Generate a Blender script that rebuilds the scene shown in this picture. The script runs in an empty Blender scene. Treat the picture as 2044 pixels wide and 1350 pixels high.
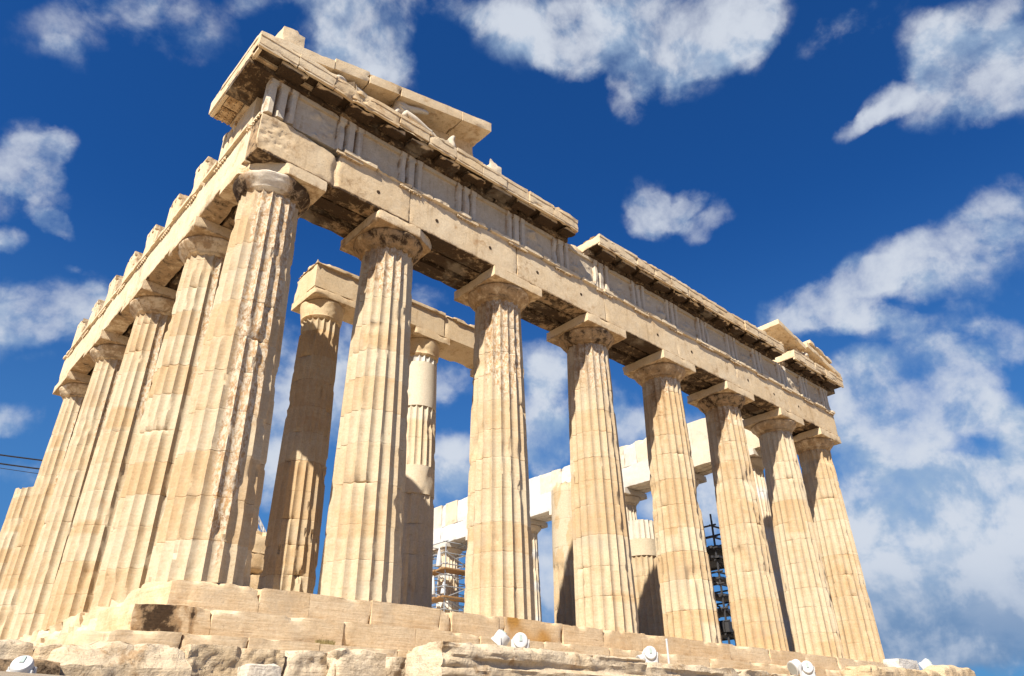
import bpy, math, random
import numpy as np
from mathutils import Matrix, Vector
R_ = math.radians
scene = bpy.context.scene
COL = scene.collection

# ------------------------------------------------------------------ camera
cam_d = bpy.data.cameras.new("camera"); cam = bpy.data.objects.new("camera", cam_d); COL.objects.link(cam)
RM = ((0.7409355965783906, -0.6714381580939297, -0.013610348212134304),
      (-0.31691035786801314, -0.3674365495547862, 0.8743901915776736),
      (-0.5920998790736174, -0.6435535579162811, -0.48503252601686775))   # camera right, up, back in world axes
cam.matrix_world = Matrix.Translation((-5.535, -15.3418, -2.7367)) @ Matrix(RM).transposed().to_4x4()
cam_d.sensor_width = 36.0; cam_d.lens = 25.651; cam_d.clip_start = 0.1; cam_d.clip_end = 6000
scene.camera = cam

# ------------------------------------------------------------------ light
SUN = Vector((-0.637, -0.277, 0.719)).normalized()          # towards the sun
SUN_EL = math.asin(SUN.z); SUN_ROT = math.atan2(SUN.x, SUN.y)
ld = bpy.data.lights.new("sun", 'SUN'); ld.energy = 4.6; ld.angle = R_(0.5); ld.color = (1.0, 0.93, 0.81)
lo = bpy.data.objects.new("sun", ld); COL.objects.link(lo)
lo.rotation_euler = SUN.to_track_quat('Z', 'Y').to_euler(); lo.location = (-40, -30, 70)
scene.view_settings.view_transform = 'Standard'; scene.view_settings.look = 'None'
scene.view_settings.exposure = 1.05; scene.view_settings.gamma = 1.0

# ------------------------------------------------------------------ node helper
class NT:
    def __init__(s, tree): s.t = tree; s.l = tree.links
    def n(s, typ, **kw):
        nd = s.t.nodes.new(typ)
        for k, v in kw.items():
            if k == 'ins':
                for kk, vv in v.items():
                    if isinstance(vv, bpy.types.NodeSocket): s.l.new(vv, nd.inputs[kk])
                    else: nd.inputs[kk].default_value = vv
            else: setattr(nd, k, v)
        return nd
    def math(s, op, a, b=0.0, c=0.0, clamp=False):
        nd = s.n('ShaderNodeMath', operation=op, use_clamp=clamp)
        for i, v in enumerate((a, b, c)):
            if isinstance(v, bpy.types.NodeSocket): s.l.new(v, nd.inputs[i])
            else: nd.inputs[i].default_value = v
        return nd.outputs[0]
    def mix(s, fac, a, b, mode='MIX'):
        nd = s.n('ShaderNodeMix', data_type='RGBA', blend_type=mode)
        for i, v in ((0, fac), (6, a), (7, b)):
            if isinstance(v, bpy.types.NodeSocket): s.l.new(v, nd.inputs[i])
            else: nd.inputs[i].default_value = v if i == 0 else (*v, 1.0)[:4]
        return nd.outputs[2]
    def ramp(s, v, lo, hi):        # smooth 0..1 between lo and hi
        nd = s.n('ShaderNodeMapRange', interpolation_type='SMOOTHSTEP')
        s.l.new(v, nd.inputs[0])
        for i, x in ((1, lo), (2, hi)):
            if isinstance(x, bpy.types.NodeSocket): s.l.new(x, nd.inputs[i])
            else: nd.inputs[i].default_value = x
        nd.inputs[3].default_value = 0; nd.inputs[4].default_value = 1
        return nd.outputs[0]
    def noise(s, vec, scale, detail=4, rough=0.55, dist=0.0, sc=(1, 1, 1), off=(0, 0, 0)):
        if sc != (1, 1, 1) or off != (0, 0, 0):
            m = s.n('ShaderNodeMapping'); s.l.new(vec, m.inputs[0]); m.inputs['Scale'].default_value = sc
            m.inputs['Location'].default_value = off; vec = m.outputs[0]
        nd = s.n('ShaderNodeTexNoise', ins={'Scale': scale, 'Detail': detail, 'Roughness': rough, 'Distortion': dist})
        s.l.new(vec, nd.inputs['Vector']); return nd.outputs['Fac']

# ------------------------------------------------------------------ sky with clouds
w = bpy.data.worlds.new("World"); scene.world = w; w.use_nodes = True
T = NT(w.node_tree); w.node_tree.nodes.clear()
out = T.n('ShaderNodeOutputWorld'); bg = T.n('ShaderNodeBackground'); bg.inputs['Strength'].default_value = 0.05
T.l.new(bg.outputs[0], out.inputs[0])
sky = T.n('ShaderNodeTexSky', sky_type='NISHITA', sun_disc=False, sun_elevation=SUN_EL, sun_rotation=SUN_ROT, altitude=150.0,
          air_density=1.0, dust_density=0.4, ozone_density=3.0)
D = T.n('ShaderNodeTexCoord').outputs['Generated']
# cloud masses: direction of the centre, half width, half height (tangent units), turn, strength
def pxdir(u, v):
    d = Vector(((u - 1022) / 1456.41, -(v - 675) / 1456.41, -1.0))
    return (Matrix(RM).transposed() @ d).normalized()
CLOUDS = [  # each given by the view ray once measured on the photograph, stored as a world direction
    (330, 40, 120, 55, -25, .62), (200, 25, 150, 50, 20, .50), (150, 110, 40, 25, -40, .35),
    (690, 40, 95, 90, -30, 1.0), (740, 90, 70, 95, -40, 1.0), (800, 155, 40, 40, -50, .85), (505, 5, 50, 25, 0, .5),
    (900, 10, 110, 35, -10, .7), (1060, 45, 95, 75, -5, .95), (1150, 95, 55, 60, -10, .9), (1280, 55, 170, 85, 5, 1.25), (1420, 45, 110, 75, 10, 1.2), (1330, 130, 90, 60, 0, 1.0),
    (1262, 190, 38, 55, 0, .95), (1500, 60, 40, 60, 0, .7),
    (1970, 85, 110, 75, 30, 1.1), (1930, 170, 115, 65, 20, 1.2), (1850, 90, 55, 50, -40, .8), (2020, 150, 80, 80, 0, 1.0), (1775, 215, 50, 26, 35, .9), (1730, 245, 50, 16, 30, .7),
    (1650, 75, 55, 28, 35, .62), (1750, 30, 60, 30, 30, .6), 
    (1300, 385, 45, 40, 30, .8), (1325, 440, 50, 38, 10, .95), (1385, 405, 25, 22, 40, .8), (1438, 415, 34, 40, 30, .9), (1405, 465, 34, 20, 40, .75), (1290, 430, 40, 40, 60, .8), (1370, 440, 30, 24, 30, .7), 
    (40, 320, 70, 55, 0, 1.05), (85, 380, 38, 75, 20, 1.05), (110, 295, 35, 25, 20, .8), (105, 450, 45, 16, -35, .75), (15, 360, 40, 60, 0, .8), (20, 475, 32, 20, 0, .9),
    (95, 610, 125, 60, 10, 1.2), (55, 670, 120, 45, 0, .9), (190, 600, 30, 40, 0, .7), (25, 835, 70, 32, 0, .95), (130, 528, 16, 10, 0, .5), (100, 730, 60, 15, 0, .5), (60, 945, 70, 20, 0, .6),
    (1985, 430, 75, 55, 25, .95), (1960, 540, 110, 60, 10, 1.05), (1870, 470, 70, 35, 35, .9), (1760, 520, 75, 45, 35, 1.05), (1690, 580, 85, 45, 30, 1.1), (1590, 620, 85, 35, 20, .95), (1660, 640, 90, 25, 5, .9), (1840, 560, 60, 40, 20, .8),
    (1880, 655, 90, 28, 10, .9), (1760, 650, 60, 25, 5, .8), (1790, 750, 150, 55, 5, 1.2), (1900, 760, 70, 60, 20, 1.0), (2010, 680, 50, 40, 0, .9), (1740, 860, 110, 55, 0, 1.1), (1840, 850, 70, 35, 0, .9), (1990, 830, 70, 35, -10, .9), (2030, 880, 40, 50, 0, .8),
    (1800, 1080, 260, 150, 0, .75), (1960, 1020, 160, 130, 0, .6), (1760, 820, 170, 90, 0, .5), (1880, 1240, 260, 90, 0, .6),
    (1760, 970, 110, 50, 5, 1.25), (1880, 985, 110, 60, 0, 1.35), (1990, 990, 80, 50, 10, 1.2), (1800, 1060, 140, 70, 0, 1.3), (1960, 1080, 130, 80, 0, 1.3), (1850, 1150, 170, 80, 5, 1.2), (1780, 1230, 150, 90, 0, 1.0), (1980, 1210, 130, 90, 0, 1.1), (1900, 1300, 200, 50, 0, .75),
    (850, 597, 50, 22, -10, 1.0), (620, 700, 90, 60, 0, .9), (600, 800, 80, 120, 0, 1.1), (545, 950, 60, 60, 0, .8), (880, 745, 60, 40, -20, .85), (850, 800, 40, 30, 0, .7), (905, 880, 60, 25, 0, .6), (900, 950, 70, 60, 0, 1.1),
    (1090, 730, 60, 40, -10, 1.0), (1080, 830, 60, 80, 0, 1.15), (1110, 900, 50, 50, 0, 1.1), (1250, 810, 50, 35, 0, .8), (1255, 860, 60, 40, 0, 1.2), (1380, 830, 40, 30, 0, .8), (1420, 1000, 60, 80, 0, 1.0), (1300, 1010, 40, 30, 0, .8),
    (1090, 1100, 70, 130, 0, 1.0), (860, 1150, 80, 80, 0, .8)]
warp = T.n('ShaderNodeTexNoise', ins={'Scale': 9.0, 'Detail': 6.0, 'Roughness': 0.6}); T.l.new(D, warp.inputs['Vector'])
wv = T.n('ShaderNodeVectorMath', operation='SUBTRACT'); T.l.new(warp.outputs['Color'], wv.inputs[0]); wv.inputs[1].default_value = (.5, .5, .5)
ws = T.n('ShaderNodeVectorMath', operation='SCALE'); T.l.new(wv.outputs[0], ws.inputs[0]); ws.inputs['Scale'].default_value = 0.055
wa = T.n('ShaderNodeVectorMath', operation='ADD'); T.l.new(D, wa.inputs[0]); T.l.new(ws.outputs[0], wa.inputs[1])
DW = wa.outputs[0]
mask = None
camright = Vector(RM[0])
for ci, (u, v, rx, ry, ang, st) in enumerate(CLOUDS):
    if ci % 20 == 19:      # evaluate the masks in short batches (keeps the shader stack small)
        nx_ = T.n('ShaderNodeVectorMath', operation='MULTIPLY_ADD'); T.l.new(mask, nx_.inputs[0]); nx_.inputs[1].default_value = (1e-7, 1e-7, 1e-7); T.l.new(DW, nx_.inputs[2]); DW = nx_.outputs[0]
    d = pxdir(u, v)
    up = (Vector((0, 0, 1)) - d * d.z).normalized(); ri = d.cross(up)
    # the photograph is rolled and tilted: measure the turn between image right and the tangent 'right'
    e = pxdir(u + 20, v) - d; roll = math.atan2(e.dot(up), e.dot(ri)); a = roll + R_(ang)
    ca, sa = math.cos(a), math.sin(a)
    t1 = ri * ca + up * sa; t2 = up * ca - ri * sa
    sxx = (pxdir(u + rx, v) - d).length; syy = (pxdir(u, v + ry) - d).length
    m = T.n('ShaderNodeMapping', vector_type='TEXTURE'); T.l.new(DW, m.inputs[0])
    m.inputs['Location'].default_value = d
    m.inputs['Rotation'].default_value = Matrix((t1, t2, -d)).transposed().to_euler()
    m.inputs['Scale'].default_value = (sxx * 1.55, syy * 1.55, 0.9)
    ln = T.n('ShaderNodeVectorMath', operation='DOT_PRODUCT'); T.l.new(m.outputs[0], ln.inputs[0]); T.l.new(m.outputs[0], ln.inputs[1])
    f = T.math('SUBTRACT', 1.0, ln.outputs['Value'], clamp=True)
    mask = T.math('MULTIPLY_ADD', f, st, mask if mask is not None else 0.0)
mask = T.math('MINIMUM', mask, T.math('ADD', 1.15, T.math('MULTIPLY', T.ramp(T.n('ShaderNodeSeparateXYZ', ins={0: D}).outputs['Z'], 0.30, 0.12), 0.55)))
n1 = T.noise(D, 9.0, 10, 0.58, 0.15, off=(3.1, 1.7, 0.4))
Dl = T.n('ShaderNodeVectorMath', operation='ADD'); T.l.new(D, Dl.inputs[0]); Dl.inputs[1].default_value = SUN * 0.022 + Vector((0, 0, 0.010))
n1l = T.noise(Dl.outputs[0], 9.0, 5, 0.55, 0.15, off=(3.1, 1.7, 0.4)); n2 = T.noise(D, 24.0, 8, 0.62, 0.15)
nn = T.math('ADD', T.math('MULTIPLY', n1, 0.80), T.math('MULTIPLY', n2, 0.20))
lowz = T.ramp(T.n('ShaderNodeSeparateXYZ', ins={0: D}).outputs['Z'], 0.42, 0.22)
dens = T.math('ADD', T.math('MULTIPLY', mask, 0.80), T.math('MULTIPLY', T.math('MULTIPLY', T.math('SUBTRACT', nn, 0.5), T.math('SUBTRACT', 3.6, T.math('MULTIPLY', lowz, 1.3))), T.math('ADD', 0.3, T.math('MULTIPLY', T.math('MULTIPLY', mask, 2.0, clamp=True), 0.7))))
cov = T.math('MULTIPLY', T.ramp(dens, 0.16, T.math('SUBTRACT', 1.42, T.math('MULTIPLY', lowz, 0.30))), 0.94)
sepd = T.n('ShaderNodeSeparateXYZ'); T.l.new(D, sepd.inputs[0])
low = T.ramp(sepd.outputs['Z'], 0.62, 0.02)
shade = T.ramp(T.noise(D, 9.0, 8, 0.6, 0.2, off=(9, 4, 2), sc=(1, 1, 1.8)), 0.36, 0.64)
lit = T.ramp(T.math('SUBTRACT', n1, n1l), -0.10, 0.10)
shade = T.math('ADD', T.math('MULTIPLY', lit, 0.65), T.math('MULTIPLY', shade, 0.35))
ccol = T.mix(T.ramp(T.math('ADD', T.math('MULTIPLY', dens, 0.35), shade), 0.25, 1.15), (3.2, 4.5, 6.3), (6.5, 7.0, 7.8))
ccol = T.mix(T.math('MULTIPLY', T.ramp(sepd.outputs['Z'], 0.20, 0.09), T.math('SUBTRACT', 1.0, T.math('MULTIPLY', shade, 0.65))), ccol, (1.4, 2.5, 4.4))
skyc = T.mix(1.0, sky.outputs[0], (0.15, 0.58, 1.14), 'MULTIPLY')
skyc = T.mix(T.math('MULTIPLY', low, 0.85), skyc, (0.95, 2.6, 5.2))
T.l.new(T.mix(cov, skyc, ccol), bg.inputs['Color'])

# ------------------------------------------------------------------ numpy noise
def _hash(ix, iy, iz, seed):
    h = (ix.astype(np.int64) * 374761393 + iy.astype(np.int64) * 668265263 + iz.astype(np.int64) * 2147483647 + seed * 974634777) & 0xffffffff
    h = ((h ^ (h >> 13)) * 1274126177) & 0xffffffff
    h = ((h ^ (h >> 16)) * 2246822519) & 0xffffffff
    return ((h ^ (h >> 15)) & 0xffff) / 65535.0
def vnoise(p, seed=0):
    f = np.floor(p); q = p - f; q = q * q * (3 - 2 * q); i = f.astype(np.int64); r = 0
    for dx in (0, 1):
        for dy in (0, 1):
            for dz in (0, 1):
                wgt = (q[:, 0] if dx else 1 - q[:, 0]) * (q[:, 1] if dy else 1 - q[:, 1]) * (q[:, 2] if dz else 1 - q[:, 2])
                r = r + wgt * _hash(i[:, 0] + dx, i[:, 1] + dy, i[:, 2] + dz, seed)
    return r
def fbm(p, sc, oct=3, seed=0):
    p = np.asarray(p, float) * sc; a = 0.5; r = 0; tot = 0
    for o in range(oct):
        r = r + a * vnoise(p, seed + o * 17); tot += a; a *= 0.5; p = p * 2.03 + 5.2
    return r / tot

# ------------------------------------------------------------------ mesh builder
class MB:
    def __init__(s): s.v = []; s.f = []; s.w = []; s.n = 0
    def add(s, v, f, wear=(0.5, 0, 0, 0)):
        v = np.asarray(v, float); wr = np.asarray(wear, float)
        if wr.ndim == 1: wr = np.tile(wr, (len(v), 1))
        s.v.append(v); s.w.append(wr); s.f.extend([tuple(int(i) + s.n for i in q) for q in f]); s.n += len(v)
    def build(s, name, mat, parent=None, smooth=None, loc=None):
        me = bpy.data.meshes.new(name); V = np.concatenate(s.v)
        me.from_pydata(V.tolist(), [], s.f)
        at = me.color_attributes.new("wear", 'FLOAT_COLOR', 'POINT')
        at.data.foreach_set('color', np.concatenate(s.w).astype(np.float32).ravel())
        me.materials.append(mat)
        if smooth is not None:
            me.polygons.foreach_set('use_smooth', [True] * len(me.polygons)); me.set_sharp_from_angle(angle=R_(smooth))
        me.update()
        o = bpy.data.objects.new(name, me); COL.objects.link(o)
        if parent: o.parent = parent
        if loc: o.location = loc
        return o
_lat = {}
def lattice(nx, ny, nz):
    k = (nx, ny, nz)
    if k in _lat: return _lat[k]
    idx = -np.ones((nx + 1, ny + 1, nz + 1), int); pts = []
    I, J, K = np.meshgrid(range(nx + 1), range(ny + 1), range(nz + 1), indexing='ij')
    on = (I == 0) | (I == nx) | (J == 0) | (J == ny) | (K == 0) | (K == nz)
    idx[on] = np.arange(on.sum()); P = np.stack([I[on], J[on], K[on]], 1).astype(float) / np.array([nx, ny, nz])
    F = []
    def quads(a, flip):
        q = np.stack([a[:-1, :-1], a[1:, :-1], a[1:, 1:], a[:-1, 1:]], -1).reshape(-1, 4)
        F.append(q[:, ::-1] if flip else q)
    quads(idx[:, :, 0], True); quads(idx[:, :, nz], False); quads(idx[:, 0, :], False); quads(idx[:, ny, :], True)
    quads(idx[0], True); quads(idx[nx], False)
    _lat[k] = (P, np.concatenate(F)); return _lat[k]
def rblock(M, x0, x1, y0, y1, z0, z1, res=0.15, amp=0.006, chip=0.03, seed=0, wear=(0.5, 0, 0, 0), fn=None, wfn=None, s=0.07, rnd=0.0, nf=1.2):
    """a stone block with worn, chipped edges and a slightly uneven face"""
    L = np.array([x1 - x0, y1 - y0, z1 - z0]); n = [max(1, min(90, int(math.ceil(l / res)))) for l in L]
    P, F = lattice(*n); lo_ = np.array([x0, y0, z0]); V = lo_ + P * L
    d = np.minimum(P, 1 - P) * L; sg = np.where(P < 0.5, 1.0, -1.0)
    e = np.exp(-d / s); ed = np.minimum(1, e[:, 0] * e[:, 1] + e[:, 1] * e[:, 2] + e[:, 0] * e[:, 2])
    nz_ = fbm(V + seed * 3.7, 2.3, 3, seed)
    V2 = V + sg * e * (ed * chip * (0.07 + 7.0 * np.maximum(0, nz_ - 0.54)))[:, None]
    face = (d < 1e-6)
    V2 -= sg * face * (amp * (fbm(V, nf * 2.5, 3, seed + 5) - 0.5) * 2)[:, None]
    if rnd:
        c = P * 2 - 1; k = (np.abs(c) ** 4).sum(1) ** 0.25; q = c / k[:, None]
        V2 = V2 + (lo_ + (q * 0.5 + 0.5) * L - V) * rnd
    if fn is not None: V2 = fn(V2)
    W = np.tile(np.array(wear, float), (len(V), 1))
    if wfn is not None: W = wfn(V2, W)
    M.add(V2, F, W); return V2
def tube(M, a, b, r, n=6, wear=(0.5, 0, 0, 0), r2=None):
    a = np.array(a, float); b = np.array(b, float); d = b - a; L = np.linalg.norm(d); d = d / L
    h = np.array([0, 0, 1.0]) if abs(d[2]) < 0.9 else np.array([1.0, 0, 0]); u = np.cross(d, h); u /= np.linalg.norm(u); v = np.cross(d, u)
    r2 = r if r2 is None else r2; V = []
    for p, rr in ((a, r), (b, r2)):
        for i in range(n):
            t = 2 * math.pi * i / n; V.append(p + rr * (math.cos(t) * u + math.sin(t) * v))
    F = [(i, (i + 1) % n, n + (i + 1) % n, n + i) for i in range(n)] + [tuple(range(n))[::-1], tuple(range(n, 2 * n))]
    M.add(V, F, wear)
def lathe(M, prof, n=48, wear=(0.5, 0, 0, 0), cap=True, xf=None, noise=0.0, seed=0):
    V = []; th = np.arange(n) * 2 * math.pi / n
    for r, z in prof:
        V.append(np.stack([r * np.cos(th), r * np.sin(th), np.full(n, z)], 1))
    V = np.concatenate(V)
    if noise: V[:, :2] *= (1 - noise * np.maximum(0, fbm(V, 3.0, 3, seed) - 0.5))[:, None]
    F = []
    for k in range(len(prof) - 1):
        for i in range(n): F.append((k * n + i, k * n + (i + 1) % n, (k + 1) * n + (i + 1) % n, (k + 1) * n + i))
    if cap: F += [tuple(range(n))[::-1], tuple(range((len(prof) - 1) * n, len(prof) * n))]
    if xf is not None: V = np.array([tuple(xf @ Vector(p)) for p in V])
    M.add(V, F, wear)
def tag(o, label=None, cat=None, group=None, kind=None):
    if label: o['label'] = label
    if cat: o['category'] = cat
    if group: o['group'] = group
    if kind: o['kind'] = kind
    return o
def thing(name, label, cat, loc=(0, 0, 0), rz=0.0, group=None):
    o = bpy.data.objects.new(name, None); COL.objects.link(o); o.location = loc; o.rotation_euler = (0, 0, rz)
    return tag(o, label, cat, group)

# ------------------------------------------------------------------ materials
def stone(name, c_pale, c_honey, c_white=(0.70, 0.69, 0.66), streak=0.5, pits=0.5, bump=0.5, crusty=1.0, bed=0.5, dist=0.045, ochre=0.55):
    m = bpy.data.materials.new(name); m.use_nodes = True; t = NT(m.node_tree); m.node_tree.nodes.clear()
    o = t.n('ShaderNodeOutputMaterial'); b = t.n('ShaderNodeBsdfPrincipled'); t.l.new(b.outputs[0], o.inputs[0])
    P = t.n('ShaderNodeNewGeometry').outputs['Position']
    at = t.n('ShaderNodeAttribute', attribute_name='wear'); sp = t.n('ShaderNodeSeparateColor'); t.l.new(at.outputs['Color'], sp.inputs[0])
    tone, pat, crust, white = sp.outputs[0], sp.outputs[1], sp.outputs[2], at.outputs['Alpha']
    big = t.noise(P, 0.9, 5, 0.6); med = t.noise(P, 3.5, 6, 0.62, 0.4); fine = t.noise(P, 20, 6, 0.72); grit = t.noise(P, 9, 7, 0.75, 0.6, off=(6, 1, 3))
    bedn = t.noise(P, 2.2, 6, 0.6, 0.3, sc=(0.7, 0.7, 9.0)); ver = t.noise(P, 3.2, 5, 0.6, 0.3, sc=(1.6, 1.6, 0.16))
    k = t.math('ADD', t.math('MULTIPLY', t.math('SUBTRACT', big, 0.5), 1.5), t.math('MULTIPLY', t.math('SUBTRACT', med, 0.5), 1.1))
    k = t.math('ADD', t.math('ADD', k, tone), t.math('MULTIPLY', t.math('SUBTRACT', bedn, 0.5), bed), clamp=True)
    c = t.mix(k, c_pale, c_honey)
    c = t.mix(t.ramp(tone, 1.15, 1.5), c, t.mix(bedn, (0.50, 0.27, 0.07), (0.36, 0.18, 0.04)))
    # thin darker bedding veins and vertical rain streaks
    vein = t.math('MULTIPLY', t.ramp(bedn, 0.60, 0.68), t.ramp(med, 0.42, 0.6))
    c = t.mix(t.math('MULTIPLY', vein, 0.35 * bed), c, tuple(x * 0.6 for x in c_honey))
    stv = t.math('MULTIPLY', t.ramp(ver, 0.53, 0.70), t.ramp(big, 0.38, 0.6))
    c = t.mix(t.math('MULTIPLY', stv, 0.45 * streak), c, (0.30, 0.185, 0.085))
    # rusty ochre spots
    oc = t.math('MULTIPLY', t.ramp(t.noise(P, 1.6, 6, 0.65, 0.5, off=(7, 3, 1)), 0.64 - 0.1 * ochre, 0.74 - 0.06 * ochre), t.ramp(fine, 0.36, 0.60))
    c = t.mix(t.math('MULTIPLY', oc, ochre), c, (0.36, 0.20, 0.085))
    # peeling patina: pale lime skin over brown
    pn = t.noise(P, 11.0, 7, 0.75, 0.5, sc=(1.3, 1.3, 0.7)); pw = t.noise(P, 2.1, 5, 0.6, 0.2, sc=(1.5, 1.5, 0.5), off=(2, 8, 5))
    inpat = t.ramp(t.math('ADD', pat, t.math('MULTIPLY', t.math('SUBTRACT', pw, 0.5), 1.2)), 0.42, 0.62)
    pc = t.mix(t.ramp(pn, 0.40, 0.60), (0.60, 0.52, 0.40), t.mix(t.ramp(med, 0.4, 0.62), (0.42, 0.235, 0.09), (0.24, 0.13, 0.055)))
    c = t.mix(t.math('MULTIPLY', inpat, 0.82), c, pc)
    # new marble
    wm = t.mix(t.ramp(med, 0.35, 0.7), c_white, tuple(x * 0.9 for x in c_white))
    c = t.mix(white, c, wm)
    # black crust, also carrying painted shade under soffits and in grooves
    cn = t.math('ADD', t.math('MULTIPLY', crust, 0.9), t.math('MULTIPLY', t.math('SUBTRACT', t.noise(P, 4.2, 8, 0.72, 0.4, off=(1, 5, 9)), 0.5), 1.7))
    cr = t.math('MULTIPLY', t.ramp(cn, 0.46, 0.92), crusty)
    c = t.mix(t.math('MULTIPLY', cr, 0.98), c, t.mix(fine, (0.008, 0.005, 0.003), (0.075, 0.038, 0.015)))
    # brown halo round the crust
    c = t.mix(t.math('MULTIPLY', t.math('MULTIPLY', t.ramp(cn, 0.25, 0.6), t.math('SUBTRACT', 1.0, cr)), t.math('MULTIPLY', t.ramp(crust, 0.02, 0.3), 0.75)), c, (0.27, 0.145, 0.055))
    # pitted dots
    vo = t.n('ShaderNodeTexVoronoi', ins={'Scale': 14.0}); t.l.new(P, vo.inputs['Vector'])
    dot = t.math('MULTIPLY', t.ramp(vo.outputs['Distance'], 0.17, 0.09), t.ramp(t.noise(P, 0.8, 3, 0.5, off=(4, 4, 4)), 0.50, 0.60))
    dot = t.math('MULTIPLY', dot, pits)
    c = t.mix(t.math('MULTIPLY', dot, 0.7), c, (0.17, 0.10, 0.05))
    c = t.mix(1.0, c, t.mix(t.ramp(fine, 0.25, 0.75), (0.86, 0.85, 0.83), (1.10, 1.10, 1.10)), 'MULTIPLY')
    c = t.mix(t.math('MULTIPLY', t.math('MULTIPLY', t.ramp(grit, 0.58, 0.70), t.ramp(big, 0.40, 0.60)), 0.5), c, (0.22, 0.135, 0.065))
    grey = t.noise(P, 0.55, 6, 0.62, 0.4, off=(11, 2, 6))
    c = t.mix(t.math('MULTIPLY', t.ramp(grey, 0.54, 0.70), 0.42), c, t.mix(med, (0.30, 0.255, 0.195), (0.42, 0.36, 0.275)))
    t.l.new(c, b.inputs['Base Color']); b.inputs['Roughness'].default_value = 0.85; b.inputs['Specular IOR Level'].default_value = 0.25
    h = t.math('ADD', t.math('MULTIPLY', med, 0.6), t.math('MULTIPLY', fine, 0.26)); h = t.math('SUBTRACT', h, t.math('MULTIPLY', t.ramp(grit, 0.60, 0.74), 0.25)); h = t.math('ADD', h, t.math('MULTIPLY', bedn, 0.3 * bed))
    h = t.math('SUBTRACT', h, t.math('MULTIPLY', dot, 0.35)); h = t.math('SUBTRACT', h, t.math('MULTIPLY', t.math('MULTIPLY', t.ramp(pn, 0.42, 0.58), inpat), 0.10))
    bp = t.n('ShaderNodeBump', ins={'Strength': bump, 'Distance': dist}); t.l.new(h, bp.inputs['Height']); t.l.new(bp.outputs[0], b.inputs['Normal'])
    return m
def plain(name, col, rough=0.5, metal=0.0, var=0.12, scale=9.0):
    m = bpy.data.materials.new(name); m.use_nodes = True; t = NT(m.node_tree); b = m.node_tree.nodes['Principled BSDF']
    P = t.n('ShaderNodeNewGeometry').outputs['Position']; n = t.noise(P, scale, 5, 0.6)
    t.l.new(t.mix(n, tuple(x * (1 - var) for x in col), tuple(min(1, x * (1 + var)) for x in col)), b.inputs['Base Color'])
    b.inputs['Roughness'].default_value = rough; b.inputs['Metallic'].default_value = metal; return m
M_COL = stone('column_marble', (0.51, 0.42, 0.29), (0.45, 0.315, 0.175), streak=0.7, pits=0.15, bed=0.75)
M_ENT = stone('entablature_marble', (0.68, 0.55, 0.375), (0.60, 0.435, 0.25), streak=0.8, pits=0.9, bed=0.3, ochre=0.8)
M_FRZ = stone('frieze_marble', (0.54, 0.46, 0.35), (0.46, 0.36, 0.24), streak=1.2, pits=0.5, bed=0.3, ochre=0.7)
M_STEP = stone('step_marble', (0.65, 0.52, 0.35), (0.56, 0.40, 0.23), streak=0.45, pits=0.3, bed=1.5)
M_NEW = stone('restored_marble', (0.60, 0.52, 0.40), (0.55, 0.43, 0.28), c_white=(0.56, 0.56, 0.55), streak=0.15, pits=0.1, bed=0.2, bump=0.3)
M_ROCK = stone('rough_limestone', (0.60, 0.49, 0.35), (0.50, 0.37, 0.22), streak=0.15, pits=0.3, bump=1.0, dist=0.09, bed=0.6)
M_STAT = stone('statue_marble', (0.56, 0.49, 0.39), (0.48, 0.38, 0.26), streak=0.3, pits=0.1, bump=0.3, bed=0.1)
M_WHITE = plain('white_paint', (0.52, 0.52, 0.51), 0.5, var=0.15)
M_GREY = plain('grey_metal', (0.30, 0.32, 0.32), 0.5)
M_LATCH = plain('latch_grey', (0.30, 0.36, 0.33), 0.5)
M_DARK = plain('dark_steel', (0.05, 0.048, 0.05), 0.6, 0.3)
M_STEEL = plain('galvanised_steel', (0.36, 0.38, 0.40), 0.45, 0.4)
M_WOOD = plain('scaffold_wood', (0.30, 0.17, 0.07), 0.8)
M_CABLE = plain('black_cable', (0.012, 0.012, 0.014), 0.6)
M_GRASS = plain('dry_grass', (0.36, 0.28, 0.11), 0.9)
M_GROUND = stone('rocky_ground', (0.32, 0.27, 0.21), (0.27, 0.21, 0.145), streak=0.0, bump=1.0)

# ------------------------------------------------------------------ ground
def cx(k): return 0.0 if k == 0 else (28.84 if k == 7 else 3.68 + 4.296 * (k - 1))
def sy(k): return 0.0 if k == 0 else 3.69 + 4.293 * (k - 1)
g = MB(); xs = np.concatenate([np.linspace(-1500, -60, 8), np.linspace(-50, 90, 141), np.linspace(100, 1500, 8)])
ys = np.concatenate([np.linspace(-1500, -60, 8), np.linspace(-50, 110, 161), np.linspace(120, 1500, 8)])
X, Y = np.meshgrid(xs, ys, indexing='ij')
dx = np.maximum(0, np.maximum(-5.5 - X, X - 36)); dy = np.maximum(0, np.maximum(-5.0 - Y, Y - 75)); dd = np.hypot(dx, dy)
tt = np.clip(dd / 8.5, 0, 1); Z = -1.95 - 2.35 * tt * tt * (3 - 2 * tt)
Pg = np.stack([X.ravel(), Y.ravel(), Z.ravel()], 1); Pg[:, 2] += (fbm(Pg * (1, 1, 0), 0.6, 4, 3) - 0.5) * 0.35
ny = len(ys); idx = np.arange(len(Pg)).reshape(X.shape)
g.add(Pg, np.stack([idx[:-1, :-1], idx[1:, :-1], idx[1:, 1:], idx[:-1, 1:]], -1).reshape(-1, 4), (0.5, 0, 0, 0))
tag(g.build('ground', M_GROUND, smooth=60), kind='structure')

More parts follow.
